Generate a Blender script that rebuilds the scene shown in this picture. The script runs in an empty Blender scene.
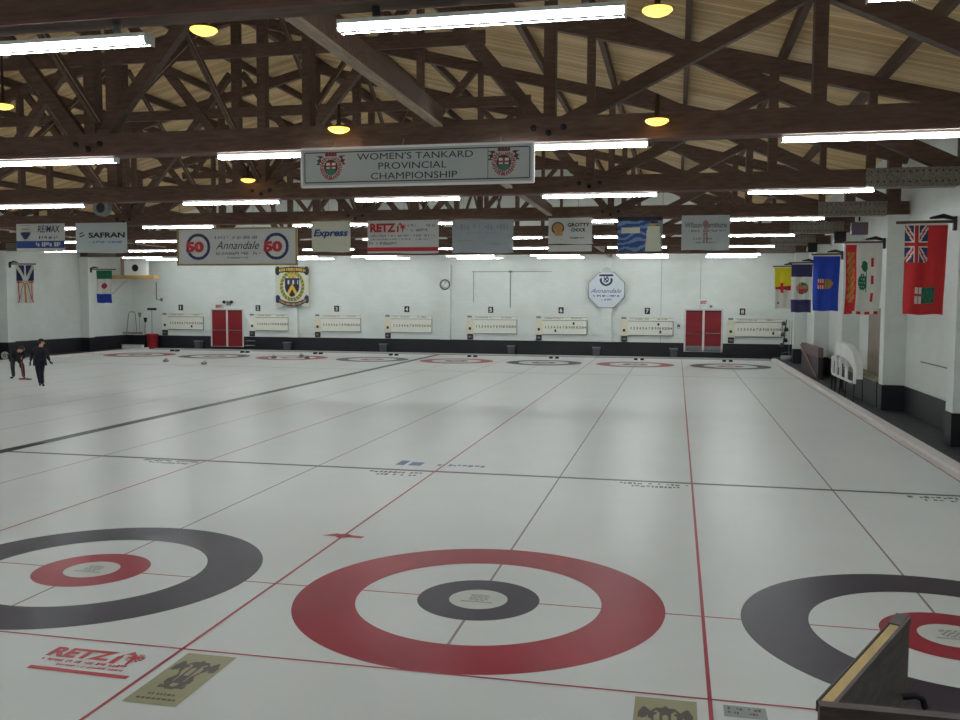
import bpy, math, random
from mathutils import Vector, Matrix
random.seed(7)
PI = math.pi
SC = bpy.context.scene
COL = SC.collection

# ------------------------------------------------------------------ materials
def lin(c):
    def f(v):
        v /= 255.0
        return v / 12.92 if v <= 0.04045 else ((v + 0.055) / 1.055) ** 2.4
    return (f(c[0]), f(c[1]), f(c[2]), 1.0)

class NT:
    def __init__(self, name):
        self.m = bpy.data.materials.new(name)
        self.m.use_nodes = True
        self.t = self.m.node_tree
        self.b = self.t.nodes['Principled BSDF']
    def n(self, kind, **kw):
        nd = self.t.nodes.new(kind)
        for k, v in kw.items():
            if k in nd.inputs: nd.inputs[k].default_value = v
            else: setattr(nd, k, v)
        return nd
    def l(self, a, b): self.t.links.new(a, b)

def mat(name, rgb, rough=0.6, var=0.08, scale=6.0, stretch=(1, 1, 1), metal=0.0, bump=0.0, spec=0.4):
    """painted / fabric / wood: a base colour with procedural noise wear"""
    M = NT(name)
    tc = M.n('ShaderNodeTexCoord'); mp = M.n('ShaderNodeMapping'); mp.inputs['Scale'].default_value = stretch
    nz = M.n('ShaderNodeTexNoise'); nz.inputs['Scale'].default_value = scale; nz.inputs['Detail'].default_value = 4
    M.l(tc.outputs['Object'], mp.inputs['Vector']); M.l(mp.outputs['Vector'], nz.inputs['Vector'])
    rp = M.n('ShaderNodeValToRGB')
    c = lin(rgb)
    rp.color_ramp.elements[0].position = 0.3; rp.color_ramp.elements[1].position = 0.7
    rp.color_ramp.elements[0].color = tuple(max(0, v * (1 - var)) for v in c[:3]) + (1,)
    rp.color_ramp.elements[1].color = tuple(min(1, v * (1 + var)) for v in c[:3]) + (1,)
    M.l(nz.outputs['Fac'], rp.inputs['Fac']); M.l(rp.outputs['Color'], M.b.inputs['Base Color'])
    M.b.inputs['Roughness'].default_value = rough; M.b.inputs['Metallic'].default_value = metal
    M.b.inputs['Specular IOR Level'].default_value = spec
    if bump:
        bp = M.n('ShaderNodeBump'); bp.inputs['Strength'].default_value = bump; bp.inputs['Distance'].default_value = 0.01
        M.l(nz.outputs['Fac'], bp.inputs['Height']); M.l(bp.outputs['Normal'], M.b.inputs['Normal'])
    return M.m

def emis(name, rgb, strength):
    M = NT(name)
    M.b.inputs['Base Color'].default_value = lin(rgb)
    M.b.inputs['Emission Color'].default_value = lin(rgb)
    M.b.inputs['Emission Strength'].default_value = strength
    return M.m

def planks(name, axis, width, c1, c2, rough=0.7, grain=(0.6, 14, 14)):
    """boards `width` wide counted along object axis (0 x, 1 y, 2 z)"""
    M = NT(name)
    tc = M.n('ShaderNodeTexCoord'); sp = M.n('ShaderNodeSeparateXYZ'); M.l(tc.outputs['Object'], sp.inputs[0])
    dv = M.n('ShaderNodeMath', operation='DIVIDE'); dv.inputs[1].default_value = width; M.l(sp.outputs[axis], dv.inputs[0])
    fl = M.n('ShaderNodeMath', operation='FLOOR'); M.l(dv.outputs[0], fl.inputs[0])
    wn = M.n('ShaderNodeTexWhiteNoise', noise_dimensions='1D'); M.l(fl.outputs[0], wn.inputs['W'])
    mp = M.n('ShaderNodeMapping'); mp.inputs['Scale'].default_value = grain; M.l(tc.outputs['Object'], mp.inputs['Vector'])
    nz = M.n('ShaderNodeTexNoise'); nz.inputs['Scale'].default_value = 1.5; nz.inputs['Detail'].default_value = 5; M.l(mp.outputs['Vector'], nz.inputs['Vector'])
    mx = M.n('ShaderNodeMath', operation='MULTIPLY_ADD'); mx.inputs[1].default_value = 0.55; M.l(wn.outputs['Value'], mx.inputs[0])
    sc = M.n('ShaderNodeMath', operation='MULTIPLY'); sc.inputs[1].default_value = 0.5; M.l(nz.outputs['Fac'], sc.inputs[0]); M.l(sc.outputs[0], mx.inputs[2])
    rp = M.n('ShaderNodeValToRGB'); rp.color_ramp.elements[0].color = lin(c1); rp.color_ramp.elements[1].color = lin(c2)
    rp.color_ramp.elements[0].position = 0.1; rp.color_ramp.elements[1].position = 0.9
    M.l(mx.outputs[0], rp.inputs['Fac'])
    fr = M.n('ShaderNodeMath', operation='FRACT'); M.l(dv.outputs[0], fr.inputs[0])
    gt = M.n('ShaderNodeMath', operation='GREATER_THAN'); gt.inputs[1].default_value = 0.07; M.l(fr.outputs[0], gt.inputs[0])
    mi = M.n('ShaderNodeMix', data_type='RGBA'); mi.inputs['A'].default_value = tuple(v * 0.35 for v in lin(c1)[:3]) + (1,)
    M.l(gt.outputs[0], mi.inputs['Factor']); M.l(rp.outputs['Color'], mi.inputs['B'])
    M.l(mi.outputs['Result'], M.b.inputs['Base Color']); M.b.inputs['Roughness'].default_value = rough
    return M.m

def blockwall(name, rgb):
    M = NT(name)
    tc = M.n('ShaderNodeTexCoord'); mp = M.n('ShaderNodeMapping')
    # blocks laid out over (x+y, z)
    sp = M.n('ShaderNodeSeparateXYZ'); M.l(tc.outputs['Object'], sp.inputs[0])
    ad = M.n('ShaderNodeMath', operation='ADD'); M.l(sp.outputs[0], ad.inputs[0]); M.l(sp.outputs[1], ad.inputs[1])
    cb = M.n('ShaderNodeCombineXYZ'); M.l(ad.outputs[0], cb.inputs[0]); M.l(sp.outputs[2], cb.inputs[1])
    br = M.n('ShaderNodeTexBrick'); br.inputs['Scale'].default_value = 1.0
    br.inputs['Brick Width'].default_value = 0.4; br.inputs['Row Height'].default_value = 0.2; br.inputs['Mortar Size'].default_value = 0.006
    c = lin(rgb)
    br.inputs['Color1'].default_value = c; br.inputs['Color2'].default_value = tuple(v * 0.96 for v in c[:3]) + (1,)
    br.inputs['Mortar'].default_value = tuple(v * 0.93 for v in c[:3]) + (1,)
    M.l(cb.outputs[0], br.inputs['Vector'])
    nz = M.n('ShaderNodeTexNoise'); nz.inputs['Scale'].default_value = 0.7; nz.inputs['Detail'].default_value = 6
    M.l(tc.outputs['Object'], nz.inputs['Vector'])
    rp = M.n('ShaderNodeValToRGB'); rp.color_ramp.elements[0].position = 0.3; rp.color_ramp.elements[1].position = 0.65
    rp.color_ramp.elements[0].color = (0.92, 0.92, 0.89, 1); rp.color_ramp.elements[1].color = (1, 1, 1, 1)
    M.l(nz.outputs['Fac'], rp.inputs['Fac'])
    mi = M.n('ShaderNodeMix', data_type='RGBA', blend_type='MULTIPLY'); mi.inputs['Factor'].default_value = 1
    M.l(br.outputs['Color'], mi.inputs['A']); M.l(rp.outputs['Color'], mi.inputs['B'])
    M.l(mi.outputs['Result'], M.b.inputs['Base Color']); M.b.inputs['Roughness'].default_value = 0.55
    return M.m

def icemat(name, rgb, var=0.05, rough=0.31):
    M = NT(name)
    tc = M.n('ShaderNodeTexCoord')
    nz = M.n('ShaderNodeTexNoise'); nz.inputs['Scale'].default_value = 0.5; nz.inputs['Detail'].default_value = 7; nz.inputs['Roughness'].default_value = 0.65
    M.l(tc.outputs['Object'], nz.inputs['Vector'])
    c = lin(rgb); rp = M.n('ShaderNodeValToRGB')
    rp.color_ramp.elements[0].position = 0.35; rp.color_ramp.elements[1].position = 0.65
    rp.color_ramp.elements[0].color = tuple(v * (1 - var) for v in c[:3]) + (1,); rp.color_ramp.elements[1].color = tuple(min(1, v * (1 + var)) for v in c[:3]) + (1,)
    M.l(nz.outputs['Fac'], rp.inputs['Fac']); M.l(rp.outputs['Color'], M.b.inputs['Base Color'])
    mr = M.n('ShaderNodeMapRange'); mr.inputs['To Min'].default_value = rough - 0.01; mr.inputs['To Max'].default_value = rough + 0.01
    M.l(nz.outputs['Fac'], mr.inputs['Value']); M.l(mr.outputs['Result'], M.b.inputs['Roughness'])
    M.b.inputs['IOR'].default_value = 1.17
    M.b.inputs['Specular IOR Level'].default_value = 0.5
    return M.m

m_ice = icemat('ice', (217, 220, 218), 0.025)
m_red_ice = icemat('ice_red_paint', (150, 38, 52), 0.16)
m_blk_ice = icemat('ice_dark_paint', (58, 50, 60), 0.18)
m_redline = icemat('ice_red_line', (170, 70, 84))
m_centre = icemat('ice_centre_line', (138, 120, 118))
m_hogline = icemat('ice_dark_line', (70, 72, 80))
m_divider = icemat('ice_black_divider', (40, 34, 40))
m_button = icemat('ice_button', (204, 206, 200))
m_khaki = icemat('ice_khaki_paint', (158, 156, 124), 0.08)
m_logo_dk = icemat('ice_logo_dark', (98, 88, 84))
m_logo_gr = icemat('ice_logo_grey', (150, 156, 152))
m_logo_bl = icemat('ice_logo_blue', (98, 118, 160))
m_logo_rd = icemat('ice_logo_red', (192, 78, 84))
m_wall = blockwall('white_block_wall', (222, 227, 223))
m_wallblk = mat('black_wainscot', (30, 29, 34), 0.5, 0.15, 3)
m_floor = mat('dark_rubber_floor', (34, 35, 40), 0.6, 0.15, 4)
m_strip = mat('grey_end_carpet', (120, 124, 126), 0.8, 0.08, 8)
m_wood = mat('dark_truss_timber', (92, 70, 57), 0.72, 0.30, 3.0, (1.2, 6, 6), bump=0.2)
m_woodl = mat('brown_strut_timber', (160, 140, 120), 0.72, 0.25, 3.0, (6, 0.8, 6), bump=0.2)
m_roof = planks('roof_boards', 1, 0.15, (182, 142, 96), (234, 206, 152))
m_plate = mat('galvanised_plate', (128, 120, 110), 0.5, 0.35, 22, metal=0.3)
m_steel = mat('grey_steel', (120, 120, 122), 0.4, 0.1, 8, metal=0.7)
m_dkmetal = mat('dark_metal', (44, 40, 42), 0.5, 0.1, 8, metal=0.4)
m_white = mat('white_enamel', (226, 228, 224), 0.4, 0.03)
m_housing = mat('fixture_housing', (214, 216, 212), 0.4, 0.03)
m_tube = emis('fluorescent_tube', (244, 252, 255), 46.0)
m_warm = emis('warm_lamp_glass', (255, 196, 84), 2.2)
m_shade = mat('lamp_reflector', (70, 52, 34), 0.5, 0.1)
m_bumper = mat('white_foam_bumper', (206, 200, 196), 0.6, 0.05)
m_door = mat('red_door_paint', (128, 22, 30), 0.5, 0.05)
m_doorfr = mat('door_frame_paint', (205, 200, 196), 0.5, 0.04)
m_cream = mat('cream_board', (226, 227, 214), 0.6, 0.03)
m_yellowish = mat('pale_yellow_card', (222, 216, 194), 0.6, 0.05)
m_ink = mat('black_ink', (34, 34, 38), 0.6, 0.05)
m_greyink = mat('grey_ink', (120, 122, 124), 0.6, 0.05)
m_bin = mat('grey_plastic', (78, 82, 86), 0.5, 0.05)
m_redpl = mat('red_plastic', (160, 34, 46), 0.4, 0.05)
m_vinylw = mat('white_vinyl', (190, 192, 188), 0.5, 0.04, 3)
m_vinylg = mat('grey_blue_vinyl', (146, 154, 156), 0.5, 0.04, 3)
m_vinylc = mat('cream_vinyl', (196, 198, 178), 0.5, 0.04, 3)
m_vinyls = mat('silver_sign', (172, 180, 180), 0.5, 0.04, 2)
m_gold = mat('gold_frame', (150, 124, 70), 0.5, 0.1)
m_blue = mat('blue_ink', (36, 62, 128), 0.5, 0.06)
m_navy = mat('navy_ink', (40, 44, 84), 0.5, 0.06)
m_ltblue = mat('light_blue_ink', (96, 130, 174), 0.5, 0.15, 4)
m_red = mat('red_ink', (176, 44, 46), 0.6, 0.06)
m_green = mat('green_ink', (40, 112, 74), 0.6, 0.06)
m_gold2 = mat('yellow_ink', (212, 168, 60), 0.6, 0.1)
m_tan = mat('tan_ink', (170, 128, 80), 0.6, 0.2, 8)
m_flagred = mat('red_flag_cloth', (190, 40, 44), 0.8, 0.04, 10)
m_flagwhite = mat('white_flag_cloth', (214, 212, 204), 0.8, 0.04, 10)
m_flagblue = mat('blue_flag_cloth', (34, 62, 168), 0.8, 0.04, 10)
m_flagnavy = mat('navy_flag_cloth', (52, 50, 92), 0.8, 0.04, 10)
m_flagyel = mat('yellow_flag_cloth', (224, 208, 40), 0.8, 0.04, 10)
m_flaggrn = mat('green_flag_cloth', (34, 104, 72), 0.8, 0.04, 10)
m_pinewood = mat('pale_pine', (192, 152, 92), 0.6, 0.15, 3, (1, 8, 8))
m_yelwood = mat('yellow_top_wood', (206, 176, 112), 0.55, 0.12, 4, (6, 1, 6))
m_dkboard = mat('dark_stained_board', (78, 66, 62), 0.55, 0.35, 3, (3, 3, 14), bump=0.2)
m_redbrown = mat('red_brown_wood', (108, 72, 68), 0.6, 0.15, 3)
m_stone = mat('granite', (112, 112, 116), 0.3, 0.35, 60)
m_stonemid = mat('granite_band', (146, 144, 142), 0.6, 0.2, 40)
m_skin = mat('skin', (206, 164, 140), 0.6, 0.04)
m_navycl = mat('navy_jacket', (28, 30, 44), 0.85, 0.15, 12)
m_blkcl = mat('black_clothing', (28, 26, 31), 0.85, 0.15, 12)
m_greycl = mat('dark_grey_trousers', (40, 44, 45), 0.85, 0.15, 12)
m_shoe = mat('black_shoe', (30, 28, 30), 0.5, 0.05)
m_hair = mat('dark_hair', (44, 34, 30), 0.7, 0.2, 20)
m_khakiw = mat('khaki_bench_top', (148, 142, 118), 0.7, 0.08)
m_wainb = mat('worn_brown_board', (142, 130, 118), 0.7, 0.12, 2)

# ------------------------------------------------------------------ mesh builder
class MB:
    def __init__(s): s.v = []; s.f = []; s.mi = []; s.sm = []
    def add(s, vs, fs, mi=0, smooth=False):
        o = len(s.v); s.v += [tuple(v) for v in vs]
        for f in fs: s.f.append(tuple(i + o for i in f)); s.mi.append(mi); s.sm.append(smooth)
        return s
    def box(s, x0, x1, y0, y1, z0, z1, mi=0):
        vs = [(x, y, z) for x in (x0, x1) for y in (y0, y1) for z in (z0, z1)]
        return s.add(vs, [(0, 1, 3, 2), (4, 6, 7, 5), (0, 4, 5, 1), (2, 3, 7, 6), (0, 2, 6, 4), (1, 5, 7, 3)], mi)
    def cbox(s, c, d, mi=0):
        return s.box(c[0] - d[0] / 2, c[0] + d[0] / 2, c[1] - d[1] / 2, c[1] + d[1] / 2, c[2] - d[2] / 2, c[2] + d[2] / 2, mi)
    def beam(s, a, b, w, h, up=(0, 1, 0), mi=0):
        """rectangular bar from a to b; w measured along `up`, h across"""
        a = Vector(a); b = Vector(b); d = (b - a).normalized(); u = Vector(up); u = (u - d * u.dot(d)).normalized(); v = d.cross(u)
        vs = []
        for p in (a, b):
            for i, j in ((-1, -1), (1, -1), (1, 1), (-1, 1)): vs.append(p + u * (i * w / 2) + v * (j * h / 2))
        return s.add(vs, [(0, 1, 2, 3), (7, 6, 5, 4), (0, 4, 5, 1), (1, 5, 6, 2), (2, 6, 7, 3), (3, 7, 4, 0)], mi)
    def tube(s, pts, r, n=8, mi=0, cap=True, smooth=True):
        pts = [Vector(p) for p in pts]; rs = r if isinstance(r, (list, tuple)) else [r] * len(pts)
        o = len(s.v); rings = []
        for i, p in enumerate(pts):
            d = (pts[min(i + 1, len(pts) - 1)] - pts[max(i - 1, 0)]).normalized()
            u = Vector((0, 0, 1)) if abs(d.z) < 0.9 else Vector((1, 0, 0)); u = (u - d * u.dot(d)).normalized(); v = d.cross(u)
            rings.append([p + (u * math.cos(2 * PI * k / n) + v * math.sin(2 * PI * k / n)) * rs[i] for k in range(n)])
        vs = [q for rg in rings for q in rg]; fs = []
        for i in range(len(pts) - 1):
            for k in range(n): fs.append((i * n + k, i * n + (k + 1) % n, (i + 1) * n + (k + 1) % n, (i + 1) * n + k))
        s.add(vs, fs, mi, smooth)
        if cap: s.add(rings[0], [tuple(range(n))[::-1]], mi); s.add(rings[-1], [tuple(range(n))], mi)
        return s
    def lathe(s, prof, c=(0, 0, 0), n=20, mi=0, axis='z'):
        vs = []; fs = []
        for r, z in prof:
            for k in range(n):
                a = 2 * PI * k / n; p = (r * math.cos(a), r * math.sin(a), z)
                if axis == 'y': p = (p[0], z, p[1])
                vs.append((c[0] + p[0], c[1] + p[1], c[2] + p[2]))
        for i in range(len(prof) - 1):
            for k in range(n):
                fs.append((i * n + k, i * n + (k + 1) % n, (i + 1) * n + (k + 1) % n, (i + 1) * n + k))
        return s.add(vs, fs, mi, True)
    def ring(s, cx, cy, z, r0, r1, n=96, mi=0):
        vs = []; fs = []
        for k in range(n):
            a = 2 * PI * k / n; c, d = math.cos(a), math.sin(a)
            vs += [(cx + r0 * c, cy + r0 * d, z), (cx + r1 * c, cy + r1 * d, z)]
        for k in range(n): fs.append((2 * k, 2 * k + 1, 2 * ((k + 1) % n) + 1, 2 * ((k + 1) % n)))
        return s.add(vs, fs, mi)
    def disc(s, cx, cy, z, r, n=64, mi=0):
        return s.add([(cx + r * math.cos(2 * PI * k / n), cy + r * math.sin(2 * PI * k / n), z) for k in range(n)], [tuple(range(n))], mi)
    def vprism(s, poly, y0, y1, mi=0):
        """polygon in x,z extruded along y"""
        n = len(poly); vs = [(x, y0, z) for x, z in poly] + [(x, y1, z) for x, z in poly]
        return s.add(vs, [tuple(range(n)), tuple(range(2 * n - 1, n - 1, -1))] + [(i, n + i, n + (i + 1) % n, (i + 1) % n) for i in range(n)], mi)
    def build(s, name, mats, parent=None, loc=None):
        me = bpy.data.meshes.new(name)
        me.from_pydata(s.v, [], s.f)
        if not isinstance(mats, (list, tuple)): mats = [mats]
        for m in mats: me.materials.append(m)
        me.polygons.foreach_set('material_index', s.mi)
        me.polygons.foreach_set('use_smooth', s.sm)
        me.update()
        o = bpy.data.objects.new(name, me); COL.objects.link(o)
        if parent: o.parent = parent
        if loc: o.location = loc
        return o

def tag(o, label=None, cat=None, group=None, kind=None):
    if label: o['label'] = label
    if cat: o['category'] = cat
    if group: o['group'] = group
    if kind: o['kind'] = kind
    return o

def thing(name, label, cat, loc, group=None, rz=0):
    o = bpy.data.objects.new(name, None); COL.objects.link(o); o.empty_display_size = 0.1
    o.location = loc; o.rotation_euler = (0, 0, rz)
    return tag(o, label, cat, group)

def kids(o): return [c for c in bpy.data.objects if c.parent == o]
def copy_tree(o, loc, label=None, group=None):
    r = o.copy(); COL.objects.link(r); r.location = loc
    if label: r['label'] = label
    if group: r['group'] = group
    for c in kids(o):
        d = c.copy(); COL.objects.link(d); d.parent = r
        for g in kids(c):
            e = g.copy(); COL.objects.link(e); e.parent = d
    return r

def text_verts(body, italic=0.0, bold=0.0, spacing=1.0):
    cu = bpy.data.curves.new('lettering', 'FONT'); cu.body = body; cu.size = 1.0; cu.shear = italic; cu.offset = bold
    cu.align_x = 'CENTER'; cu.space_character = spacing; cu.resolution_u = 3
    o = bpy.data.objects.new('lettering', cu); COL.objects.link(o)
    bpy.context.view_layer.update()
    me = bpy.data.meshes.new_from_object(o.evaluated_get(bpy.context.evaluated_depsgraph_get()))
    vs = [tuple(v.co) for v in me.vertices]; fs = [tuple(p.vertices) for p in me.polygons]
    bpy.data.objects.remove(o); bpy.data.curves.remove(cu); bpy.data.meshes.remove(me)
    x0 = min(v[0] for v in vs); x1 = max(v[0] for v in vs); y0 = min(v[1] for v in vs); y1 = max(v[1] for v in vs)
    return [((v[0] - x0) / (x1 - x0), (v[1] - y0) / (y1 - y0)) for v in vs], fs

def letter(mb, body, rect, to3, mi=0, **kw):
    """fit the text into rect=(a0,a1,b0,b1) of a plane; to3 maps (a,b) to xyz"""
    vs, fs = text_verts(body, **kw)
    a0, a1, b0, b1 = rect
    mb.add([to3(a0 + u * (a1 - a0), b0 + v * (b1 - b0)) for u, v in vs], fs, mi)
    return mb

def scribble(mb, rect, to3, mi=0, dens=0.6, seed=1):
    """a row of print too small and blurred to read: short strokes only"""
    a0, a1, b0, b1 = rect; rnd = random.Random(seed); h = b1 - b0; a = a0
    while a < a1 - h * 0.3:
        w = h * rnd.uniform(0.25, 0.55); p = rnd.choice((0, 0, 0.3)) * h; q = b1 - rnd.choice((0, 0, 0.25)) * h
        if rnd.random() < dens + 0.25:
            mb.add([to3(a, b0 + p), to3(min(a + w, a1), b0 + p), to3(min(a + w, a1), q), to3(a, q)], [(0, 1, 2, 3)], mi)
        a += w + h * (0.16 if rnd.random() < 0.8 else 0.7)
    return mb

def raster(mb, rect, to3, nx, ny, fn, warp=None):
    """cells of a printed picture; fn(u,v from top-left) gives a slot or None"""
    a0, a1, b0, b1 = rect
    idx = {}; vs = []; fs = []; ms = []
    def vid(i, j):
        if (i, j) not in idx:
            u, v = i / nx, j / ny; a, b = a0 + (a1 - a0) * u, b1 - (b1 - b0) * v
            p = to3(a, b)
            if warp: p = warp(p, u, v)
            idx[(i, j)] = len(vs); vs.append(p)
        return idx[(i, j)]
    for j in range(ny):
        for i in range(nx):
            k = fn((i + .5) / nx, (j + .5) / ny)
            if k is None: continue
            fs.append((vid(i, j + 1), vid(i + 1, j + 1), vid(i + 1, j), vid(i, j))); ms.append(k)
    o = len(mb.v); mb.v += vs
    for f, k in zip(fs, ms): mb.f.append(tuple(x + o for x in f)); mb.mi.append(k); mb.sm.append(bool(warp))
    return mb

def XZ(y): return lambda a, b: (a, y, b)
def XY(z): return lambda a, b: (a, b, z)

# ------------------------------------------------------------------ dimensions
W = 4.354          # sheet width
T = 34.556         # tee to tee
XR, XL = 7.85, -30.8
YF, YN = 41.0, -12.0
ICE_Y0, ICE_Y1 = -5.0, 39.3
RID = -11.5
EAVE = 7.25; SL = 0.25
def roofz(x): return EAVE + SL * ((XR - x) if x > RID else (x - XL)) 
SHEETS = ['one', 'two', 'three', 'four', 'five', 'six', 'seven', 'eight']
def sx(n): return (n - 7) * W   # n = 1..8

# ------------------------------------------------------------------ shell
floor = MB().box(XL - .2, XR + .2, YN, YF + .2, -0.30, -0.05).build('floor', m_floor); tag(floor, 'dark rubber floor around the curling ice', 'floor', kind='structure')
MB().box(XL, XR, ICE_Y1, YF, -0.05, 0.0).build('end_carpet', m_strip, floor)
MB().box(-30.8, -28.75, YN, ICE_Y1, -0.05, 0.02).build('left_walkway', m_floor, floor)
MB().box(6.86, XR, YN, YF, -0.05, 0.10).build('right_walkway', m_floor, floor)
MB().box(XL, 6.6, YN, ICE_Y0, -0.05, 0.0).build('near_walkway', m_floor, floor)

ice = MB().box(-28.6, 6.62, ICE_Y0, ICE_Y1, -0.05, 0.0).build('ice_sheet', m_ice)
tag(ice, 'broad white curling ice surface with eight painted sheets', 'ice', kind='structure')
Z0 = 0.0005
Z1, Z2, Z3, Z4 = 0.0010, 0.0018, 0.0026, 0.0034

def seg(x0, y0, x1, y1, w, z):
    mb = MB(); d = Vector((x1 - x0, y1 - y0, 0)).normalized(); n = Vector((-d.y, d.x, 0)) * (w / 2)
    a = Vector((x0, y0, z)); b = Vector((x1, y1, z))
    return mb.add([a - n, b - n, b + n, a + n], [(0, 1, 2, 3)])
for n in range(1, 9):
    cx = sx(n)
    for cy in (0, T):
        odd = n % 2 == 1
        MB().ring(cx, cy, Z1, 1.2185, 1.829, 128).build('outer_ring', m_red_ice if odd else m_blk_ice, ice)
        MB().ring(cx, cy, Z1, 0.292, 0.6096, 96).build('inner_ring', m_blk_ice if odd else m_red_ice, ice)
        b = MB().disc(cx, cy, Z1, 0.292, 64).build('button', m_button, ice)
        if cy == 0 or n > 4:
            mb = MB()
            def cr(u, v):
                x = (u - .5) * 2; y = (v - .5) * 2
                if (abs(x) < .5 and -.8 < y < .3 + .3 * (.5 - abs(x)) and (int(u * 19) + int(v * 13)) % 3 != 0): return 0
                if abs(y - .62) < .09 and abs(x) < .85: return 0
                return None
            raster(mb, (cx - .19, cx + .19, cy - .15, cy + .17), XY(Z3), 24, 20, cr)
            mb.build('button_crest', m_logo_gr, b)
    # centre line
    seg(cx, -1.25, cx, T + 1.25, 0.026, Z0).build('centre_line', m_centre, ice)
for cy, s in ((0, -1), (T, 1)):
    seg(-28.55, cy, 6.5, cy, 0.024, Z0).build('tee_line', m_redline, ice)
    seg(-28.55, cy + s * 1.829, 6.5, cy + s * 1.829, 0.026, Z3).build('back_line', m_redline, ice)
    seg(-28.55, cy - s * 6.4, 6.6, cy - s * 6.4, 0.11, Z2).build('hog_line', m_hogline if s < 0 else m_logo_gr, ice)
for n in range(1, 8):
    x = sx(n) + W / 2
    if n == 4: seg(x, ICE_Y0, x, ICE_Y1, 0.30, Z4).build('centre_divider', m_divider, ice)
    else: seg(x, ICE_Y0, x, ICE_Y1, 0.032, Z3).build('sheet_divider', m_redline, ice)
seg(6.55, ICE_Y0, 6.55, ICE_Y1, 0.03, Z3).build('side_line', m_redline, ice)

# painted adverts on the ice
def house_leaf(mb, cx, cy, s, to3, mi=0):
    def f(u, v):
        x = (u - .5) * 2; y = (v - .5) * 2
        if y < -.15 and abs(x + .25) < (y + 1) * .75 and x < .2 and not (abs(x + .3) < .28 and y > -.45): return 0
        if y >= -.15 and (-.95 < x < -.55): return 0
        r = math.hypot(x - .35, y + .05)
        if r < .62 and (int((math.atan2(y + .05, x - .35) + PI) * 4) % 2 == 0 or r < .3): return 0
        if abs(x - .3) < .1 and y > .3: return 0
        return None
    raster(mb, (cx - s, cx + s, cy - s, cy + s), to3, 30, 30, lambda u, v: (mi if f(u, v) is not None else None))

mb = MB(); P = XY(Z3)
letter(mb, 'RETZ', (-3.22, -2.64, -2.21, -2.02), P, bold=0.05)
def skewleaf(a, b): return (a, b, Z3)
house_leaf(mb, -2.49, -2.11, 0.13, skewleaf)
scribble(mb, (-3.2, -2.4, -2.30, -2.25), P, seed=5, dens=.9); scribble(mb, (-3.0, -2.4, -2.37, -2.335), P, seed=6, dens=.9)
mb.add([P(-3.19, -2.47), P(-2.28, -2.49), P(-2.28, -2.43), P(-3.19, -2.41)], [(0, 1, 2, 3)])
o = mb.build('red_logo_advert', m_logo_rd, ice); o['label'] = 'red RETZ lettering painted in the ice'

def animal_crest(u, v):
    x = (u - .5) * 2; y = (v - .5) * 2; ax = abs(x)
    w = -.62 + .22 * ax + .06 * math.sin(ax * 16)
    if abs(y - w) < .10 + .05 * math.cos(ax * 9) and ax < .86: return 1
    if math.hypot((ax - .72) / .16, (y + .42) / .14) < 1: return 1
    c = .42 - .20 * (y + .4) + .05 * math.sin(y * 14)
    if -.5 < y < .36 and abs(ax - c) < .10 + .05 * math.sin(y * 9): return 1
    if -.42 < y < .20 and ax < .20 - .12 * abs(y + .1) and not (ax < .07 and y < -.1): return 1
    if abs(y - .38 + .10 * ax) < .055 and ax < .5: return 1
    if .60 < y < .68 and ax < .55 and int(u * 40) % 3: return 1
    if .75 < y < .83 and ax < .75 and int(u * 40) % 4: return 1
    return 0
for x0, x1, nm in ((-2.08, -1.64, 'left'), (1.63, 2.08, 'right')):
    mb = raster(MB(), (x0, x1, -2.84, -1.90), XY(Z3), 44, 60, animal_crest)
    mb.build('khaki_crest_advert', [m_khaki, m_logo_dk], ice)
mb = MB().add([P(2.27, -2.09), P(2.57, -2.09), P(2.57, -1.90), P(2.27, -1.90)], [(0, 1, 2, 3)])
mb2 = MB(); scribble(mb2, (2.30, 2.54, -1.97, -1.93), XY(Z4), seed=9); scribble(mb2, (2.30, 2.54, -2.04, -2.0), XY(Z4), seed=11)
p = mb.build('grey_bar_advert', m_logo_gr, ice); mb2.build('advert_print', m_logo_dk, p)
mb = MB().ring(-2.18, 1.97, Z4, 0.05, 0.10, 24)
mb.add([(-2.46, 1.93, Z4), (-1.92, 1.90, Z4), (-1.90, 1.99, Z4), (-2.3, 2.06, Z4)], [(0, 1, 2, 3)])
mb.build('red_splash_mark', m_logo_rd, ice)
for x0, x1, y0, k in ((-3.3, -2.25, 5.98, 0), (1.02, 2.12, 6.0, 1), (5.4, 6.3, 5.98, 2), (-7.7, -6.6, 6.05, 3)):
    mb = MB(); scribble(mb, (x0, x1, y0 + .12, y0 + .26), P, seed=20 + k, dens=.9); scribble(mb, (x0 + .2, x1 - .1, y0 - .08, y0 + .05), P, seed=30 + k, dens=.9)
    mb.build('hog_line_print', m_logo_dk, ice)
mb = MB(); scribble(mb, (-3.05, -2.35, 6.85, 7.3), XY(Z3), seed=41, dens=.9); scribble(mb, (-2.3, -1.4, 6.95, 7.12), XY(Z3), seed=42)
mb.build('blue_logo_advert', m_logo_bl, ice)

# walls -------------------------------------------------------------
def wall(name, mb, label):
    return tag(mb.build(name, m_wall), label, 'wall', kind='structure')
peak = roofz(RID)
mb = MB().vprism([(XL, -.3), (XR, -.3), (XR, EAVE), (RID, peak), (XL, EAVE)], YF, YF + .25)
wf = wall('wall_far', mb, 'white far wall with scoreboards and red doors')
mb = MB().vprism([(XL, -.3), (XR, -.3), (XR, EAVE), (RID, peak), (XL, EAVE)], YN - .25, YN)
wn_ = wall('wall_near', mb, 'white wall behind the viewer')
wr = wall('wall_right', MB().box(XR, XR + .25, YN, YF + .25, -.3, EAVE + .1), 'white right side wall with flag pilasters')
wl = wall('wall_left', MB().box(XL - .25, XL, YN, YF + .25, -.3, EAVE + .1), 'white left side wall behind the two curlers')
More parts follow.
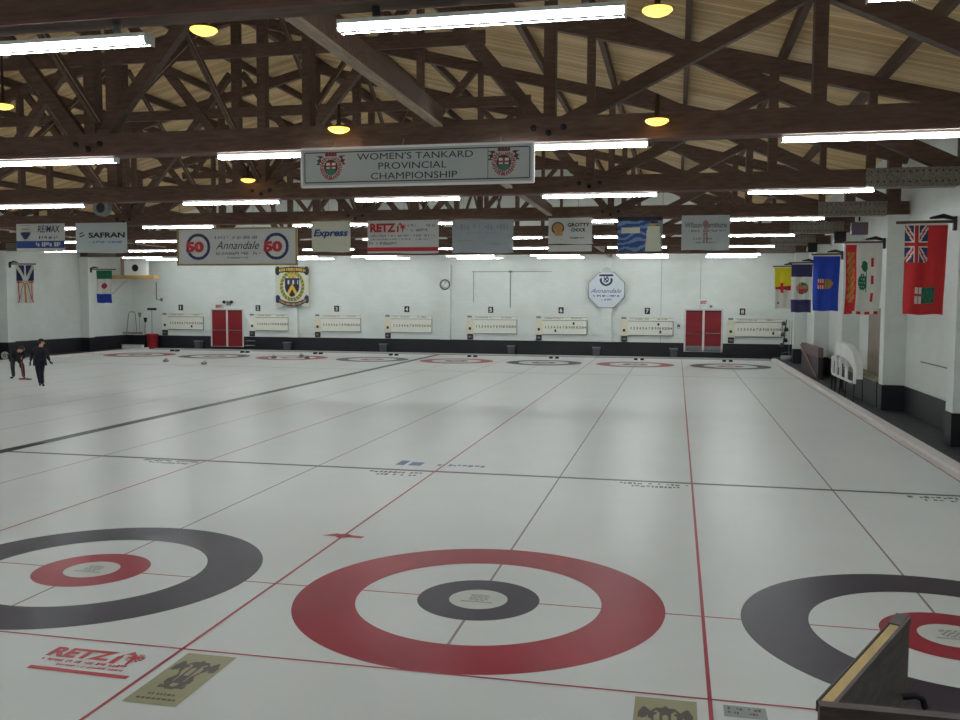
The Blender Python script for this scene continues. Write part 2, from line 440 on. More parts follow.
# wainscot (black lower band)
def black_far():
    mb = MB(); y0 = YF - .03
    segs = [(XL, -25.5), (-23.35, 2.28), (4.3, XR)]
    for a, b in segs: mb.box(a, b, y0, YF, 0, 0.77)
    mb.box(-25.5, -23.35, y0, YF, 0, 0.14); mb.box(2.28, 4.3, y0, YF, 0, 0.30)
    return mb
black_far().build('black_wainscot', m_wallblk, wf)
TR_Y = [-1.5 + 6.3 * i for i in range(7)]     # truss lines
TR_Y[0] = -1.05
TR_ALL = [-7.6] + TR_Y
TRZ = lambda i: .20 if i == 0 else 0.0
mb = MB().box(XR - .03, XR, YN, YF - .03, 0.1, 0.77); mb.build('black_wainscot', m_wallblk, wr)
mb = MB().box(XL, XL + .03, YN, YF - .03, 0.0, 0.80); mb.build('black_wainscot', m_wallblk, wl)
for y in TR_ALL:
    p = MB().box(7.3, XR, y - .22, y + .26, 0.78, 5.3).build('pilaster', m_wall, wr)
    MB().box(7.28, XR - .03, y - .24, y + .28, 0.1, 0.78).build('pilaster_base', m_wallblk, p)
    p = MB().box(XL, -30.25, y - .22, y + .26, 0.80, 5.3).build('pilaster', m_wall, wl)
    MB().box(XL + .03, -30.23, y - .24, y + .28, 0.02, 0.80).build('pilaster_base', m_wallblk, p)
for x0, x1, z0, z1 in ((-20.4, -19.85, 0.77, 2.5), (-11.2, -10.6, .77, 5.0), (-2.13, -1.57, .77, 5.3)):
    MB().box(x0, x1, YF - .22, YF, z0, z1).build('pilaster', m_wall, wf)
# inspection panel line on right wall
mb = MB().box(XR - .015, XR, 12.6, 15.6, 1.50, 1.53); mb.box(XR - .015, XR, 12.6, 12.63, 1.5, 4.3); mb.build('wall_panel_edge', m_greyink, wr)

# ceiling ------------------------------------------------------------
mb = MB().vprism([(XL - .25, EAVE - .25 * .25), (RID, peak), (XR + .25, EAVE - .25 * .25), (XR + .25, EAVE + .2), (RID, peak + .25), (XL - .25, EAVE + .2)], YN - .25, YF + .25)
ceil = tag(mb.build('ceiling', m_roof), 'sloping board roof above the timber trusses', 'ceiling', kind='structure')
xs_p = [XR - 1.95 * k for k in range(1, 20)]
for x in xs_p:
    if abs(x - RID) < .5 or x < XL + 1: continue
    z = roofz(x)
    MB().box(x - .06, x + .06, YN, YF, z - .26, z - .01).build('purlin', m_wood, ceil)
MB().box(RID - .1, RID + .1, YN, YF, peak - .4, peak - .06).build('purlin', m_wood, ceil)

# ------------------------------------------------------------------ trusses
def make_truss():
    t = thing('roof_truss', '', 'roof truss', (0, 0, 0), 'timber roof trusses')
    zb, zt = 5.3, 5.66
    MB().box(XL + .02, XR - .02, -.15, .15, zb, zt).build('lower_chord', m_wood, t)
    MB().box(XL + .1, XR - .1, -.152, -.148, zb - .0, zb + .035).build('chord_edge_trim', m_redbrown, t)
    H = 0.32
    for s in (1, -1):
        def X(x): return x if s > 0 else 2 * RID - x
        def Zr(x): return roofz(X(x)) - .30
        xe = XR - .05
        MB().beam((X(xe), 0, Zr(xe) - H / 2), (RID, 0, Zr(RID) - H / 2), .18, H).build('rafter', m_wood, t)
        # steep principal brace: heel to the rafter
        MB().beam((X(7.35), 0, 5.62), (X(0.2), 0, 9.05), .20, .34).build('principal_brace', m_wood, t)
        MB().box(min(X(7.3), X(7.62)), max(X(7.3), X(7.62)), -.13, .13, 5.3, Zr(7.45) - .1).build('heel_post', m_wood, t)
        for x, w in ((5.66, .15), (3.75, .18), (0.0, .17), (-3.8, .13), (-7.6, .20)):
            if x == 5.66: zt2 = Zr(x) - H + .05
            else: zt2 = Zr(x) - .1
            MB().box(X(x) - w / 2, X(x) + w / 2, -.11, .11, zt - .03, zt2).build('web_post', m_wood, t)
        for a, b, w in (((0.15, 5.55), (3.75, 7.32), .20), ((-.12, 5.6), (-3.6, 9.75), .17), ((-7.45, 5.6), (-3.9, 9.75), .20),
                        ((-7.8, 5.6), (-11.3, 9.9), .20)):
            MB().beam((X(a[0]), .0, a[1]), (X(b[0]), .0, b[1]), .16, w).build('web_diagonal', m_wood, t)
        for x in (5.55,):
            pl = MB().box(min(X(5.55), X(7.28)), max(X(5.55), X(7.28)), -.175, .175, zb - .01, zt + .01).build('splice_plate', m_plate, t)
            bm = MB()
            for i in range(14):
                for j in range(2):
                    bm.lathe([(.018, -.012), (.018, 0), (0.001, 0)], (X(5.65 + i * .12), -.176, zb + .09 + j * .2), 6, axis='y')
            bm.build('bolt_row', m_dkmetal, pl)
        for x in (0.0, -7.6):
            for dx, dz in ((-.22, 5.5), (.0, 5.42), (.22, 5.5)):
                MB().lathe([(.04, -.16), (.04, -.15)] if 0 else [(0.001, -.19), (.045, -.185), (.045, -.15)], (X(x) + dx, 0, dz), 10, axis='y').build('joint_bolt', m_dkmetal, t)
    MB().box(RID - .13, RID + .13, -.11, .11, 5.63, peak - .4).build('king_post', m_wood, t)
    MB().box(RID - 9.2, RID + 9.2, -.17, -.10, 8.55, 8.85).build('collar_tie', m_wood, t)
    return t
def sway(t):
    """longitudinal bracing carried by this truss to the next one"""
    for x in (RID + 3.9, RID - 3.9):
        for a, b in (((x, 0.1, 5.7), (x, 5.8, roofz(x) - .9)), ((x + .12, 0.1, roofz(x) - .9), (x + .12, 5.8, 5.7))):
            q = MB().beam(a, b, .07, .16, up=(1, 0, 0)).build('sway_brace', m_wood, t)
            MB().beam(Vector(a) + Vector((.036, 0, -.03)), Vector(b) + Vector((.036, 0, -.03)), .006, .03, up=(1, 0, 0)).build('brace_edge_highlight', m_woodl, q)  # thin pale strip paints the highlight along the brace's edge
    for x in (-1.65, 2 * RID + 1.65):
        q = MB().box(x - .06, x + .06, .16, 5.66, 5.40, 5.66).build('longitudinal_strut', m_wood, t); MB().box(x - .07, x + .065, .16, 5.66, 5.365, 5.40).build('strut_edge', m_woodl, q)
ordn = ['nearest', 'second', 'third', 'fourth', 'fifth', 'sixth', 'farthest']
t0 = make_truss(); sway(t0)
for i, y in enumerate(TR_Y):
    lab = {0: 'nearest dark timber roof truss, its lower beam crossing the top of the view',
           1: 'second dark timber roof truss, with the championship sign hung under it',
           6: 'farthest dark timber roof truss, closest to the far wall'}.get(i, '%s dark timber roof truss counted from the viewer' % ordn[i])
    if i == 0: t = t0; t.location = (0, y, TRZ(0)); t['label'] = lab
    else: t = copy_tree(t0, (0, y, 0), lab)

# ------------------------------------------------------------------ fluorescent lights
LX = [-26.95, -22.4, -17.9, -13.55, -8.42, -4.1, 0.2, 4.5]
def make_light():
    t = thing('tube_light', '', 'light', (0, 0, 0), 'fluorescent tube lights')
    L = 2.44
    MB().vprism([(-L / 2, 5.215), (L / 2, 5.215), (L / 2, 5.304), (-L / 2, 5.304)], -.03, .03).vprism([(-L / 2, 5.268), (L / 2, 5.268), (L / 2, 5.304), (-L / 2, 5.304)], -.08, .08).build('housing', m_housing, t)
    for y in (-.055, .055):
        for x0, x1 in ((-L / 2 + .01, -.01), (.01, L / 2 - .01)):
            MB().tube([(x0, y, 5.232), (x1, y, 5.232)], .016, 8).build('tube', m_tube, t)
    for x in (-L / 2 - .012, L / 2):
        MB().box(x, x + .012, -.082, .082, 5.208, 5.304).build('end_cap', m_housing, t)
    return t
L0 = make_light()
BACK = [4, 5, 6, 7]
rows = list(TR_Y) + [38.6]
rown = ['first row from the viewer', 'second row', 'third row', 'fourth row', 'fifth row', 'sixth row', 'seventh row', 'last row by the far wall']
first = True
rows.append(-7.6); rown.append('unseen row added behind the viewer to light the near ice')  # unseen extra fixtures behind the camera, added to brighten the near ice
for i, y in enumerate(rows):
    for j, x in enumerate(LX):
        if i == 8 and j < 3: continue
        z_ = .08 if i == 0 else 0
        lab = 'white fluorescent tube light in the %s, over sheet %s' % (rown[i], SHEETS[j])
        if first: t = L0; t.location = (x, y, z_); t['label'] = lab; first = False
        else: t = copy_tree(L0, (x, y, z_), lab)
        if i == 0:
            for dx in (-.9, .9): MB().box(dx - .03, dx + .03, -.02, .02, 5.30, 5.42).build('hanger_rod', m_housing, t)
        if i >= 7:
            for dx in (-.9, .9):
                MB().tube([(dx, 0, 5.29), (dx, 0, roofz(x + dx) - .02)], .008, 6).build('hanger_rod', m_dkmetal, t)

# warm lamps
lampspots = [(-3.83, 1.65, 6.25), (-3.15, 4.4, 5.54), (1.61, 1.65, 6.15), (1.56, 4.4, 5.49), (-7.8, 10.7, 5.71), (-9.61, 5.15, 6.3)]
lablamp = ['round warm lamp near the top edge, left of the long nearest tube light', 'round warm lamp above the left end of the championship sign',
           'round warm lamp near the top edge, right of the nearest tube light', 'round warm lamp right of the championship sign, over the second truss beam',
           'small round warm lamp just left of the championship sign', 'round warm lamp cut by the left edge of the view']
lp0 = thing('dome_lamp', lablamp[0], 'lamp', (0, 0, 0), 'round warm lamps')
MB().lathe([(.155, .012), (.16, .02), (.12, .04), (.06, .06), (.035, .08), (.035, .3), (0.001, .31)], (0, 0, 6.3), 28).build('lamp_shade', m_shade, lp0)
MB().lathe([(0.001, -.06), (.07, -.055), (.13, -.03), (.165, .0), (.16, .015)], (0, 0, 6.3), 28).build('lamp_glass', m_warm, lp0)
for i, (x, y, z) in enumerate(lampspots):
    t = lp0 if i == 0 else copy_tree(lp0, (x, y, z - 6.3), lablamp[i])
    t.location = (x, y, z - 6.3)
for t in [o for o in bpy.data.objects if o.name.startswith('dome_lamp')]:
    x, y, z = t.location
    if y in (4.4, 10.7) or 4.3 < y < 4.5 or 10.6 < y < 10.8: MB().tube([(0, 0, 6.6), (0, 0, 6.66), (0, .26, 6.66)], .02, 8).build('bracket', m_dkmetal, t)
    else: MB().tube([(0, 0, 6.6), (0, 0, roofz(x) - z - .02)], .02, 8).build('stem', m_dkmetal, t)

# ------------------------------------------------------------------ hanging signs
def crest_shield(u, v):
    """round red wreath with a white cross shield, green below"""
    x = (u - .5) * 2; y = (v - .5) * 2
    r = math.hypot(x * 1.15, y); ax_ = abs(x)
    if abs(x) < .30 and -.28 < y < .55 - .5 * abs(x):
        if y < .10:
            if abs(x) < .06 or abs(y + .08) < .06: return 1
            return 0
        return 2
    if r < .52: return 3
    if .56 < r < .84 and y > -.62: return 1 if math.sin(math.atan2(y, x) * 30) > -.8 else 0
    if -.98 < y < -.72 and abs(x) < .4: return 3 if int(u * 30) % 3 else 1
    if -.75 < y < -.15 and .55 < abs(x) < .98 and (math.sin(ax_ * 11 + y * 9) * math.cos(y * 13 - ax_ * 5) > -.05): return 3
    return None

t = thing('championship_sign', 'long silver WOMEN\'S TANKARD PROVINCIAL CHAMPIONSHIP sign hung under the second truss', 'sign', (-1.99, 4.5, 4.70))
def P0(yy): return lambda a, b: (a, yy, b)
hw = 1.80; H = .575
MB().box(-hw, hw, -.02, .02, 0, H).build('sign_panel', m_vinyls, t)
fr = MB()
for a, b, c, d in ((-hw, hw, H - .02, H + .012), (-hw, hw, -.012, .02), (-hw - .012, -hw + .02, 0, H), (hw - .02, hw + .012, 0, H)): fr.box(a, b, -.03, .03, c, d)
fr.build('sign_frame', m_white, t)
ln = MB()
for a, b, c, d in ((-hw + .06, hw - .06, H - .07, H - .055), (-hw + .06, hw - .06, .055, .07), (-hw + .05, -hw + .062, .07, H - .07), (hw - .062, hw - .05, .07, H - .07), (hw - .68, hw - .672, .07, H - .07)): ln.box(a, b, -.024, -.02, c, d)
ln.build('border_line', m_ink, t)
tx = MB(); letter(tx, "WOMEN'S TANKARD", (-.90, .90, .385, .485), P0(-.025), bold=.0)
letter(tx, 'PROVINCIAL', (-.56, .50, .24, .34), P0(-.025), bold=.0); letter(tx, 'CHAMPIONSHIP', (-.68, .66, .09, .19), P0(-.025), bold=.0)
tx.build('lettering', m_ink, t)
for cx in (-1.32, 1.36):
    raster(MB(), (cx - .24, cx + .24, .06, .52), P0(-.026), 52, 48, crest_shield).build('crest', [m_flagwhite, mat('faded_crest_red', (142, 70, 72), .6), mat('faded_crest_green', (62, 112, 88), .6), mat('crest_dark_ink', (78, 50, 48), .6)], t)
for dx in (-1.3, -.2, 1.3):
    MB().tube([(dx, 0, H), (dx, .0, .83)] if 0 else [(dx, 0, H), (dx, .06, 5.3 - 4.83)] if False else [(dx, 0, H - .01), (dx, .1, H + .12)], .008, 6).build('hanger', m_steel, t)

def banner(name, label, x0, x1, z0, z1, y, m, paint, curl=0.03, rope=True, frame=None):
    cx = (x0 + x1) / 2; w = (x1 - x0) / 2; h = z1 - z0
    t = thing(name, label, 'banner', (cx, y, z0), 'sponsor banners under the fourth truss')
    mb = MB()
    if frame:
        mb.box(-w, w, -.02, .02, 0, h)
    else:
        raster(mb, (-w, w, 0, h), lambda a, b: (a, 0, b), 20, 10, lambda u, v: 0, warp=lambda p, u, v: (p[0] * (1 - .0), p[1] + curl * math.sin(v * 2.6) * math.sin(u * PI), p[2] + .012 * math.sin(u * PI * 2) * v))
        # cloth thickness
        o = len(mb.v); n0 = len(mb.f)
        mb.v += [(a, b + .008, c) for a, b, c in mb.v[:o]]
        for k in range(n0): mb.f.append(tuple(i + o for i in mb.f[k][::-1])); mb.mi.append(0); mb.sm.append(True)
    mb.build('banner_cloth' if not frame else 'sign_panel', m, t)
    Pf = P0(-.03 if frame else -.008)
    paint(t, w, h, Pf)
    for dx in (-w * .9, w * .9):
        MB().tube([(dx, .0, h - .01), (dx, .0, max(h + .03, 5.33 - z0))], .007, 5).build('hanging_cord', m_dkmetal, t)
    return t
yb = 17.2

def p_remax(t, w, h, P):
    mb = MB(); mb.add([P(-w, .12 * h), P(w, .12 * h), P(w, .38 * h), P(-w, .38 * h)], [(0, 1, 2, 3)]); mb.build('blue_band', m_blue, t)
    P2 = lambda a, b: (a, -.014, b)
    mb = MB(); letter(mb, 'RE/MAX', (-.1 * w, .82 * w, .68 * h, .93 * h), P2, bold=.01, italic=.2); scribble(mb, (-.05 * w, .8 * w, .45 * h, .55 * h), P2, seed=2)
    mb.build('lettering', m_navy, t)
    def bal(u, v):
        x = (u - .5) * 2; y = (v - .5) * 2
        if y < -.75 + .2 * 0 and abs(x) < .8 and int(v * 60) % 3 == 0: return 1
        r = math.hypot(x, (y + .05) * 1.1)
        if r < .8 and y < .35:
            if y < -.3: return 1 if abs(y + .5) < .08 else None
            if y < -.1: return None
            return 0
        if .35 <= y < .8 and abs(x) < .62 - (y - .35) * .9: return 0
        return None
    raster(MB(), (-.85 * w, -.38 * w, .38 * h, .95 * h), P2, 30, 36, bal).build('balloon_logo', [m_navy, m_greyink], t)
    mb = MB(); scribble(mb, (-.18 * w, .92 * w, .18 * h, .33 * h), P2, seed=3, dens=.9); mb.build('white_print', m_vinylw, t)
banner('sponsor_banner', 'white RE/MAX banner with a dark blue lower band', -19.30, -17.50, 4.50, 5.40, yb, m_vinylw, p_remax)
def p_safran(t, w, h, P):
    P2 = lambda a, b: (a, -.02, b)
    mb = MB(); letter(mb, 'SAFRAN', (-.48 * w, .93 * w, .50 * h, .68 * h), P2, bold=.035)
    def sw(u, v):
        y = (v - .5) * 2; x = (u - .5) * 2
        return 0 if (math.hypot(x, y) < .9 and math.sin(y * 7 + x * 2.2) > .25) else None
    raster(mb, (-.86 * w, -.62 * w, .48 * h, .70 * h), P2, 20, 20, sw)
    mb.build('lettering', m_ink, t)
    mb = MB(); scribble(mb, (-.45 * w, .85 * w, .32 * h, .40 * h), P2, seed=4); mb.build('blue_print', m_ltblue, t)
banner('sponsor_banner', 'pale grey SAFRAN banner, second from the left', -17.10, -15.25, 4.44, 5.40, yb, m_vinyls, p_safran)
def p_ann(t, w, h, P):
    fr = MB()
    for a, b, c, d in ((-w, w, h - .05, h), (-w, w, 0, .05), (-w, -w + .05, 0, h), (w - .05, w, 0, h)): fr.box(a, b, -.05, .03, c, d)
    fr.build('gold_frame', m_gold, t)
    for cx in (-.64 * w, .66 * w):
        def rg(u, v):
            r = math.hypot((u - .5) * 2, (v - .5) * 2)
            return 0 if .76 < r < .98 else None
        raster(MB(), (cx - .36 * h, cx + .36 * h, .14 * h, .86 * h), P, 48, 48, rg).build('ring_logo', [m_navy, m_red, m_white], t)
        mb = MB(); letter(mb, '50', (cx - .36 * h, cx + .17 * h, .35 * h, .64 * h), lambda a, b: (a, -.036, b), bold=.06); mb.build('lettering', m_red, t)
    mb = MB(); letter(mb, 'Annandale', (-.34 * w, .38 * w, .43 * h, .64 * h), P, italic=.4); mb.build('lettering', m_ink, t)
    mb = MB(); scribble(mb, (-.36 * w, .38 * w, .70 * h, .78 * h), P, seed=6); scribble(mb, (-.34 * w, .40 * w, .28 * h, .36 * h), P, seed=7); scribble(mb, (-.15 * w, .2 * w, .18 * h, .23 * h), P, seed=8)
    mb.build('small_print', m_greyink, t)
banner('anniversary_sign', 'wide gold-framed Annandale sign with a red 50 at both ends', -13.42, -9.40, 4.02, 5.18, yb - .1, m_vinylw, p_ann, frame=True)
def p_exp(t, w, h, P):
    P2 = lambda a, b: (a, -.02, b)
    mb = MB(); letter(mb, 'Express', (-.9 * w, .88 * w, .44 * h, .74 * h), P2, bold=.03, italic=.25); mb.build('lettering', m_blue, t)
    mb = MB(); scribble(mb, (-.7 * w, .7 * w, .22 * h, .29 * h), P2, seed=3, dens=.3); mb.build('small_print', m_vinylw, t)
banner('sponsor_banner', 'cream banner with blue slanted Express lettering', -8.98, -7.74, 4.42, 5.34, yb, m_vinylc, p_exp)
def p_retz(t, w, h, P):
    P2 = lambda a, b: (a, -.02, b)
    mb = MB(); letter(mb, 'RETZ', (-.92 * w, -.20 * w, .64 * h, .91 * h), P2, bold=.05); house_leaf(mb, -.04 * w, .79 * h, .15 * h, P2)
    mb.add([P2(-w, .06 * h), P2(w, .06 * h), P2(w, .18 * h), P2(-w, .18 * h)], [(0, 1, 2, 3)]); mb.build('red_print', m_red, t)
    mb = MB()
    scribble(mb, (.12 * w, .9 * w, .80 * h, .88 * h), P2, seed=12); scribble(mb, (.12 * w, .7 * w, .66 * h, .74 * h), P2, seed=13)
    scribble(mb, (-.9 * w, .92 * w, .50 * h, .56 * h), P2, seed=14); scribble(mb, (-.9 * w, .8 * w, .40 * h, .45 * h), P2, seed=15); scribble(mb, (-.95 * w, -.15 * w, .26 * h, .35 * h), P2, seed=16)
    mb.build('small_print', m_greyink, t)
banner('sponsor_banner', 'grey RETZ banner with red lettering and a red bottom stripe', -7.20, -5.0, 4.37, 5.34, yb, m_vinylw, p_retz)
def p_grey(t, w, h, P):
    P2 = lambda a, b: (a, -.02, b); mb = MB()
    scribble(mb, (-.9 * w, .85 * w, .70 * h, .87 * h), P2, seed=21, dens=.9); scribble(mb, (-.5 * w, .45 * w, .58 * h, .63 * h), P2, seed=22)
    scribble(mb, (-.8 * w, -.3 * w, .36 * h, .40 * h), P2, seed=23); scribble(mb, (.1 * w, .8 * w, .25 * h, .30 * h), P2, seed=24)
    mb.build('faded_print', mat('faded_ink', (128, 138, 146), .6), t)
banner('sponsor_banner', 'plain blue-grey banner with faded print in the middle of the row', -4.59, -2.77, 4.36, 5.32, yb, m_vinylg, p_grey)
def p_grot(t, w, h, P):
    P2 = lambda a, b: (a, -.02, b); mb = MB()
    letter(mb, 'GROTTY', (-.12 * w, .9 * w, .66 * h, .80 * h), P2, bold=.04); letter(mb, 'CHOCK', (.05 * w, .72 * w, .47 * h, .61 * h), P2, bold=.04)
    scribble(mb, (0, .7 * w, .20 * h, .26 * h), P2, seed=31); mb.build('lettering', m_ink, t)
    def fc(u, v):
        x = (u - .5) * 2; y = (v - .5) * 2; r = math.hypot(x * 1.05, y * 1.0 + .05)
        if math.hypot(x, y + .1) < .62 and r < .9: return 1
        if .3 < y < .95 and abs(x - .1) < .5: return 1
        return 0 if r < .85 else None
    raster(MB(), (-.93 * w, -.2 * w, .30 * h, .88 * h), P2, 36, 36, fc).build('picture', [mat('brown_ink', (84, 64, 50), .6), m_tan], t)
banner('sponsor_banner', 'small white banner with a round brown picture beside black lettering', -1.75, -.51, 4.60, 5.34, yb, m_vinylw, p_grot)
MB().box(-.62, .62, -.01, .005, -.21, -.03).build('lower_strip', m_vinylw, bpy.data.objects[[o.name for o in bpy.data.objects if o.get('label', '').startswith('small white banner')][0]])
def p_photo(t, w, h, P):
    def ph(u, v):
        x, y = u, v
        if y < .12: return 3
        if .08 < x < .5 and .30 < y < .46: return 1
        if x > .62 and .28 < y < 1 and abs(x - .80) < .12 + .06 * y: return 1
        if math.hypot((x - .79), (y - .22)) < .08: return 4 if y > .2 else 3
        if .62 < x < .74 and .62 < y < .98: return 4
        if x > .90: return 5
        if (x * 1.2 + y * 5.3 + .4 * math.sin(11 * x) * math.cos(6 * y)) % 1 < .42: return 2
        return 0
    raster(MB(), (-w, w, 0, h), lambda a, b: (a, -.014, b), 48, 36, ph, warp=lambda p, u, v: (p[0], p[1] + .03 * math.sin(v * 2.6) * math.sin(u * PI), p[2])).build('photo_print', [m_blue, m_vinylc, m_ltblue, m_ink, m_tan, m_greyink], t)
banner('sponsor_banner', 'blue photographic banner showing a figure in white', .21, 1.45, 4.38, 5.34, yb, m_blue, p_photo)
def p_wil(t, w, h, P):
    P2 = lambda a, b: (a, -.02, b); mb = MB()
    letter(mb, 'Wilson Furniture', (-.88 * w, .88 * w, .64 * h, .80 * h), P2, bold=.04); scribble(mb, (-.85 * w, .85 * w, .52 * h, .58 * h), P2, seed=51)
    scribble(mb, (-.5 * w, .6 * w, .30 * h, .36 * h), P2, seed=52); scribble(mb, (-.4 * w, .4 * w, .2 * h, .25 * h), P2, seed=53)
    mb.build('lettering', m_greyink, t)
    def rf(u, v):
        x = (u - .5) * 2; y = (v - .5) * 2
        if y < -.5: return 0 if math.hypot(x, y + .55) < .45 else None
        if y < .2: return 0 if abs(x) < .34 and (int(v * 40) % 3) else None
        return 0 if .12 < abs(x) < .3 else None
    raster(MB(), (-.28 * w, .28 * w, .2 * h, .86 * h), lambda a, b: (a, -.024, b), 20, 40, rf).build('red_figure', mat('faded_red_ink', (150, 104, 106), .6), t)
banner('sponsor_banner', 'grey-white Wilson Furniture banner, rightmost of the row', 1.97, 3.26, 4.40, 5.36, yb, m_vinyls, p_wil)

# round loudspeaker under third truss, left
t = thing('round_speaker', 'round grey loudspeaker hanging beneath the third truss at left', 'speaker', (-11.85, 11.1, 5.02))
MB().lathe([(.001, -.06), (.1, -.05), (.17, -.08), (.2, -.08), (.2, .1), (.001, .12)], (0, -.02, .16), 24, axis='y').build('speaker_body', m_greyink, t)
MB().lathe([(.001, -.066), (.07, -.066), (.12, -.07)], (0, -.02, .16), 20, axis='y').build('speaker_cone', m_dkmetal, t)
MB().box(-.02, .02, -.02, .02, .34, .29).build('bracket', m_dkmetal, t)

# ------------------------------------------------------------------ flags
def jack(u, v):
    x = (u - .5) * 2; y = (v - .5) * 2
    if abs(x) < .14 or abs(y) < .10: return 0
    if abs(x) < .24 or abs(y) < .17: return 1
    d = abs(abs(x) - abs(y)) 
    if d < .09: return 0
    if d < .24: return 1
    return 2
def f_mb(u, v):
    if u < .54 and v < .42:
        return (0, 1, 5)[jack(u / .54, v / .42)]
    if .28 < u < .74 and .70 < v < .88 - .0:
        if u < .46: return 0 if (abs(u - .37) < .015 or abs(v - .78) < .012) else 1
        return 3 if math.sin(u * 60) * math.sin(v * 50) < .6 else 5
    return 0
def f_pei(u, v):
    if v > .965 and u > .12: return 0 if int((u - .1) * 8) % 2 == 0 else 1
    if u > .70 and u < .77 and v > .1: return 0 if int(v * 8.0 + .4) % 2 == 0 and v < .92 else 1
    if u < .29:
        x = (u - .15) / .11; y = (v - .47) / .36
        if abs(x) < .8 + .2 * math.sin(y * 18) and abs(y) < 1 and math.sin(y * 22 + x * 5) > -.85: return 4
        return 0
    if math.hypot((u - .47) / .13, (v - .54) / .12) < 1 and math.sin(u * 90) * math.sin(v * 60) > -.7: return 3
    if abs(u - .58) < .02 and .28 < v < .68: return 3
    if math.hypot((u - .53) / .09, (v - .31) / .08) < 1: return 3
    return 1
def f_ab(u, v):
    if .18 < u < .80 and .42 < v < .60:
        if u < .46: return 0 if (int((u - .18) * 22) % 2 or abs(v - .51) < .02) else 1
        if u < .64: return 3 if math.sin(u * 60) > -.2 else 4
        return 4 if abs(v - .51) < .09 * (1 - (u - .64) / .16) else 2
    return 2
def f_nwt(u, v):
    if v < .27 or v > .74: return 5
    r = math.hypot((u - .54) / .30, (v - .5) / .12)
    if r < 1:
        if u < .38: return 0 if int(u * 30) % 2 else 1
        return 6 if v < .52 and (u < .5 or v > .44) else (0 if r < .7 and v > .5 else 3)
    return 1
def f_nun(u, v):
    if abs(u - .42) < .07 and .38 < v < .62: return 0
    if abs(v - .50) < .055 - .03 * (.9 - u) and .05 < u < .95: return 0
    if math.hypot((u - .2) / .05, (v - .86) / .03) < 1: return 5
    return 7 if v < .52 else 1
def f_nfl(u, v):
    x = (u - .5) * 2
    if v < .42:
        y = (v - .0) / .42
        if abs(x) < .1: return 1
        d = abs(abs(x) - (1 - y) * 1.0)
        if d < .20: return 1
        return 5
    y = (v - .42) / .58
    if abs(x) < .10 and y > .08: return 4
    if abs(abs(x) - y * .85 - .08) < .045: return 0
    if abs(abs(x) - .82) < .05: return 0 if y < .8 else 1
    if abs(y - .06) < .03 and abs(x) > .3: return 4
    return 1
def f_yuk(u, v):
    if v < .27: return 3
    if v > .72: return 2
    if math.hypot((u - .52) / .20, (v - .48) / .09) < 1: return 0 if int(u * 25) % 2 else 5
    return 1
FM = [m_flagred, m_flagwhite, m_flagblue, m_flaggrn, mat('dull_gold_flag_cloth', (176, 122, 60), 0.8), m_flagnavy, m_tan, m_flagyel]
def flag(label, x0, x1, z0, z1, y, fn, bx, pole_out, right=True, seed=0, nx=44, nz=72, torn=None):
    """flag hung from a short pole that sticks out of a pilaster at x=bx"""
    t = thing('hanging_flag', label, 'flag', (bx, y, z1), 'province flags on wall poles')
    w = x1 - x0; h = z1 - z0; rnd = random.Random(seed); ph = rnd.uniform(0, 6)
    def warp(p, u, v):
        a = .035 * min(1, v * 2 + .15)
        return (p[0] + .02 * math.sin(v * 5 + ph) * v - (u - .5) * .05 * v, a * math.sin(u * 13 + ph + v * 1.5) + .02 * math.sin(v * 7), p[2] + .01 * math.sin(u * 9 + ph) * v)
    mb = raster(MB(), (x0 - bx, x1 - bx, -h, 0), lambda a, b: (a, 0, b), nx, nz, fn, warp)
    o = len(mb.v); n0 = len(mb.f); mb.v += [(a, b + .004, c) for a, b, c in mb.v[:o]]
    for k in range(n0): mb.f.append(tuple(i + o for i in mb.f[k][::-1])); mb.mi.append(mb.mi[k]); mb.sm.append(True)
    mb.build('flag_cloth', FM, t)
    s = -1 if right else 1
    MB().tube([(0, 0, .06), (s * pole_out, 0, .05)], .03, 8).build('flag_pole', m_wood, t)
    sl = MB().box(x0 - bx + .02, x1 - bx - .02, -.01, .012, -.01, .05); sl.build('flag_sleeve', m_flagwhite, t)
    br = MB().box(min(0, s * .06), max(0, s * .06), -.05, .05, -.12, .16); br.build('wall_bracket', m_dkmetal, t)
    fin = MB().tube([(s * .05, 0, .12), (s * .25, -.02, .17), (s * .5, -.01, .13)], [.035, .05, .02], 6); fin.build('bracket_arm', m_dkmetal, t)
    return t
flag('red ensign with a small union jack, nearest flag on the right wall', 6.35, 7.15, 2.74, 4.54, 11.1, f_mb, 7.3, 1.12, seed=1)
flag('white flag with green trees and a red band, second on the right wall', 6.31, 7.24, 2.66, 4.54, 17.4, f_pei, 7.3, 1.05, seed=2)
flag('blue flag with a small shield, third flag on the right wall', 6.36, 7.22, 2.69, 4.54, 23.7, f_ab, 7.3, 1.0, seed=3)
flag('navy, white and navy banded flag, fourth on the right wall', 6.40, 7.22, 2.57, 4.52, 30.0, f_nwt, 7.3, 1.0, seed=4)
flag('yellow and white flag with a red figure, farthest on the right wall', 6.39, 7.20, 2.68, 4.62, 36.3, f_nun, 7.3, 1.0, seed=5)
flag('white flag with navy, red and gold triangles on the left wall', -29.87, -28.88, 2.75, 4.60, 30.0, f_nfl, -30.25, 1.5, right=False, seed=6)
flag('green, white and blue banded flag on the left wall', -29.90, -28.92, 2.74, 4.56, 36.3, f_yuk, -30.25, 1.6, right=False, seed=7)

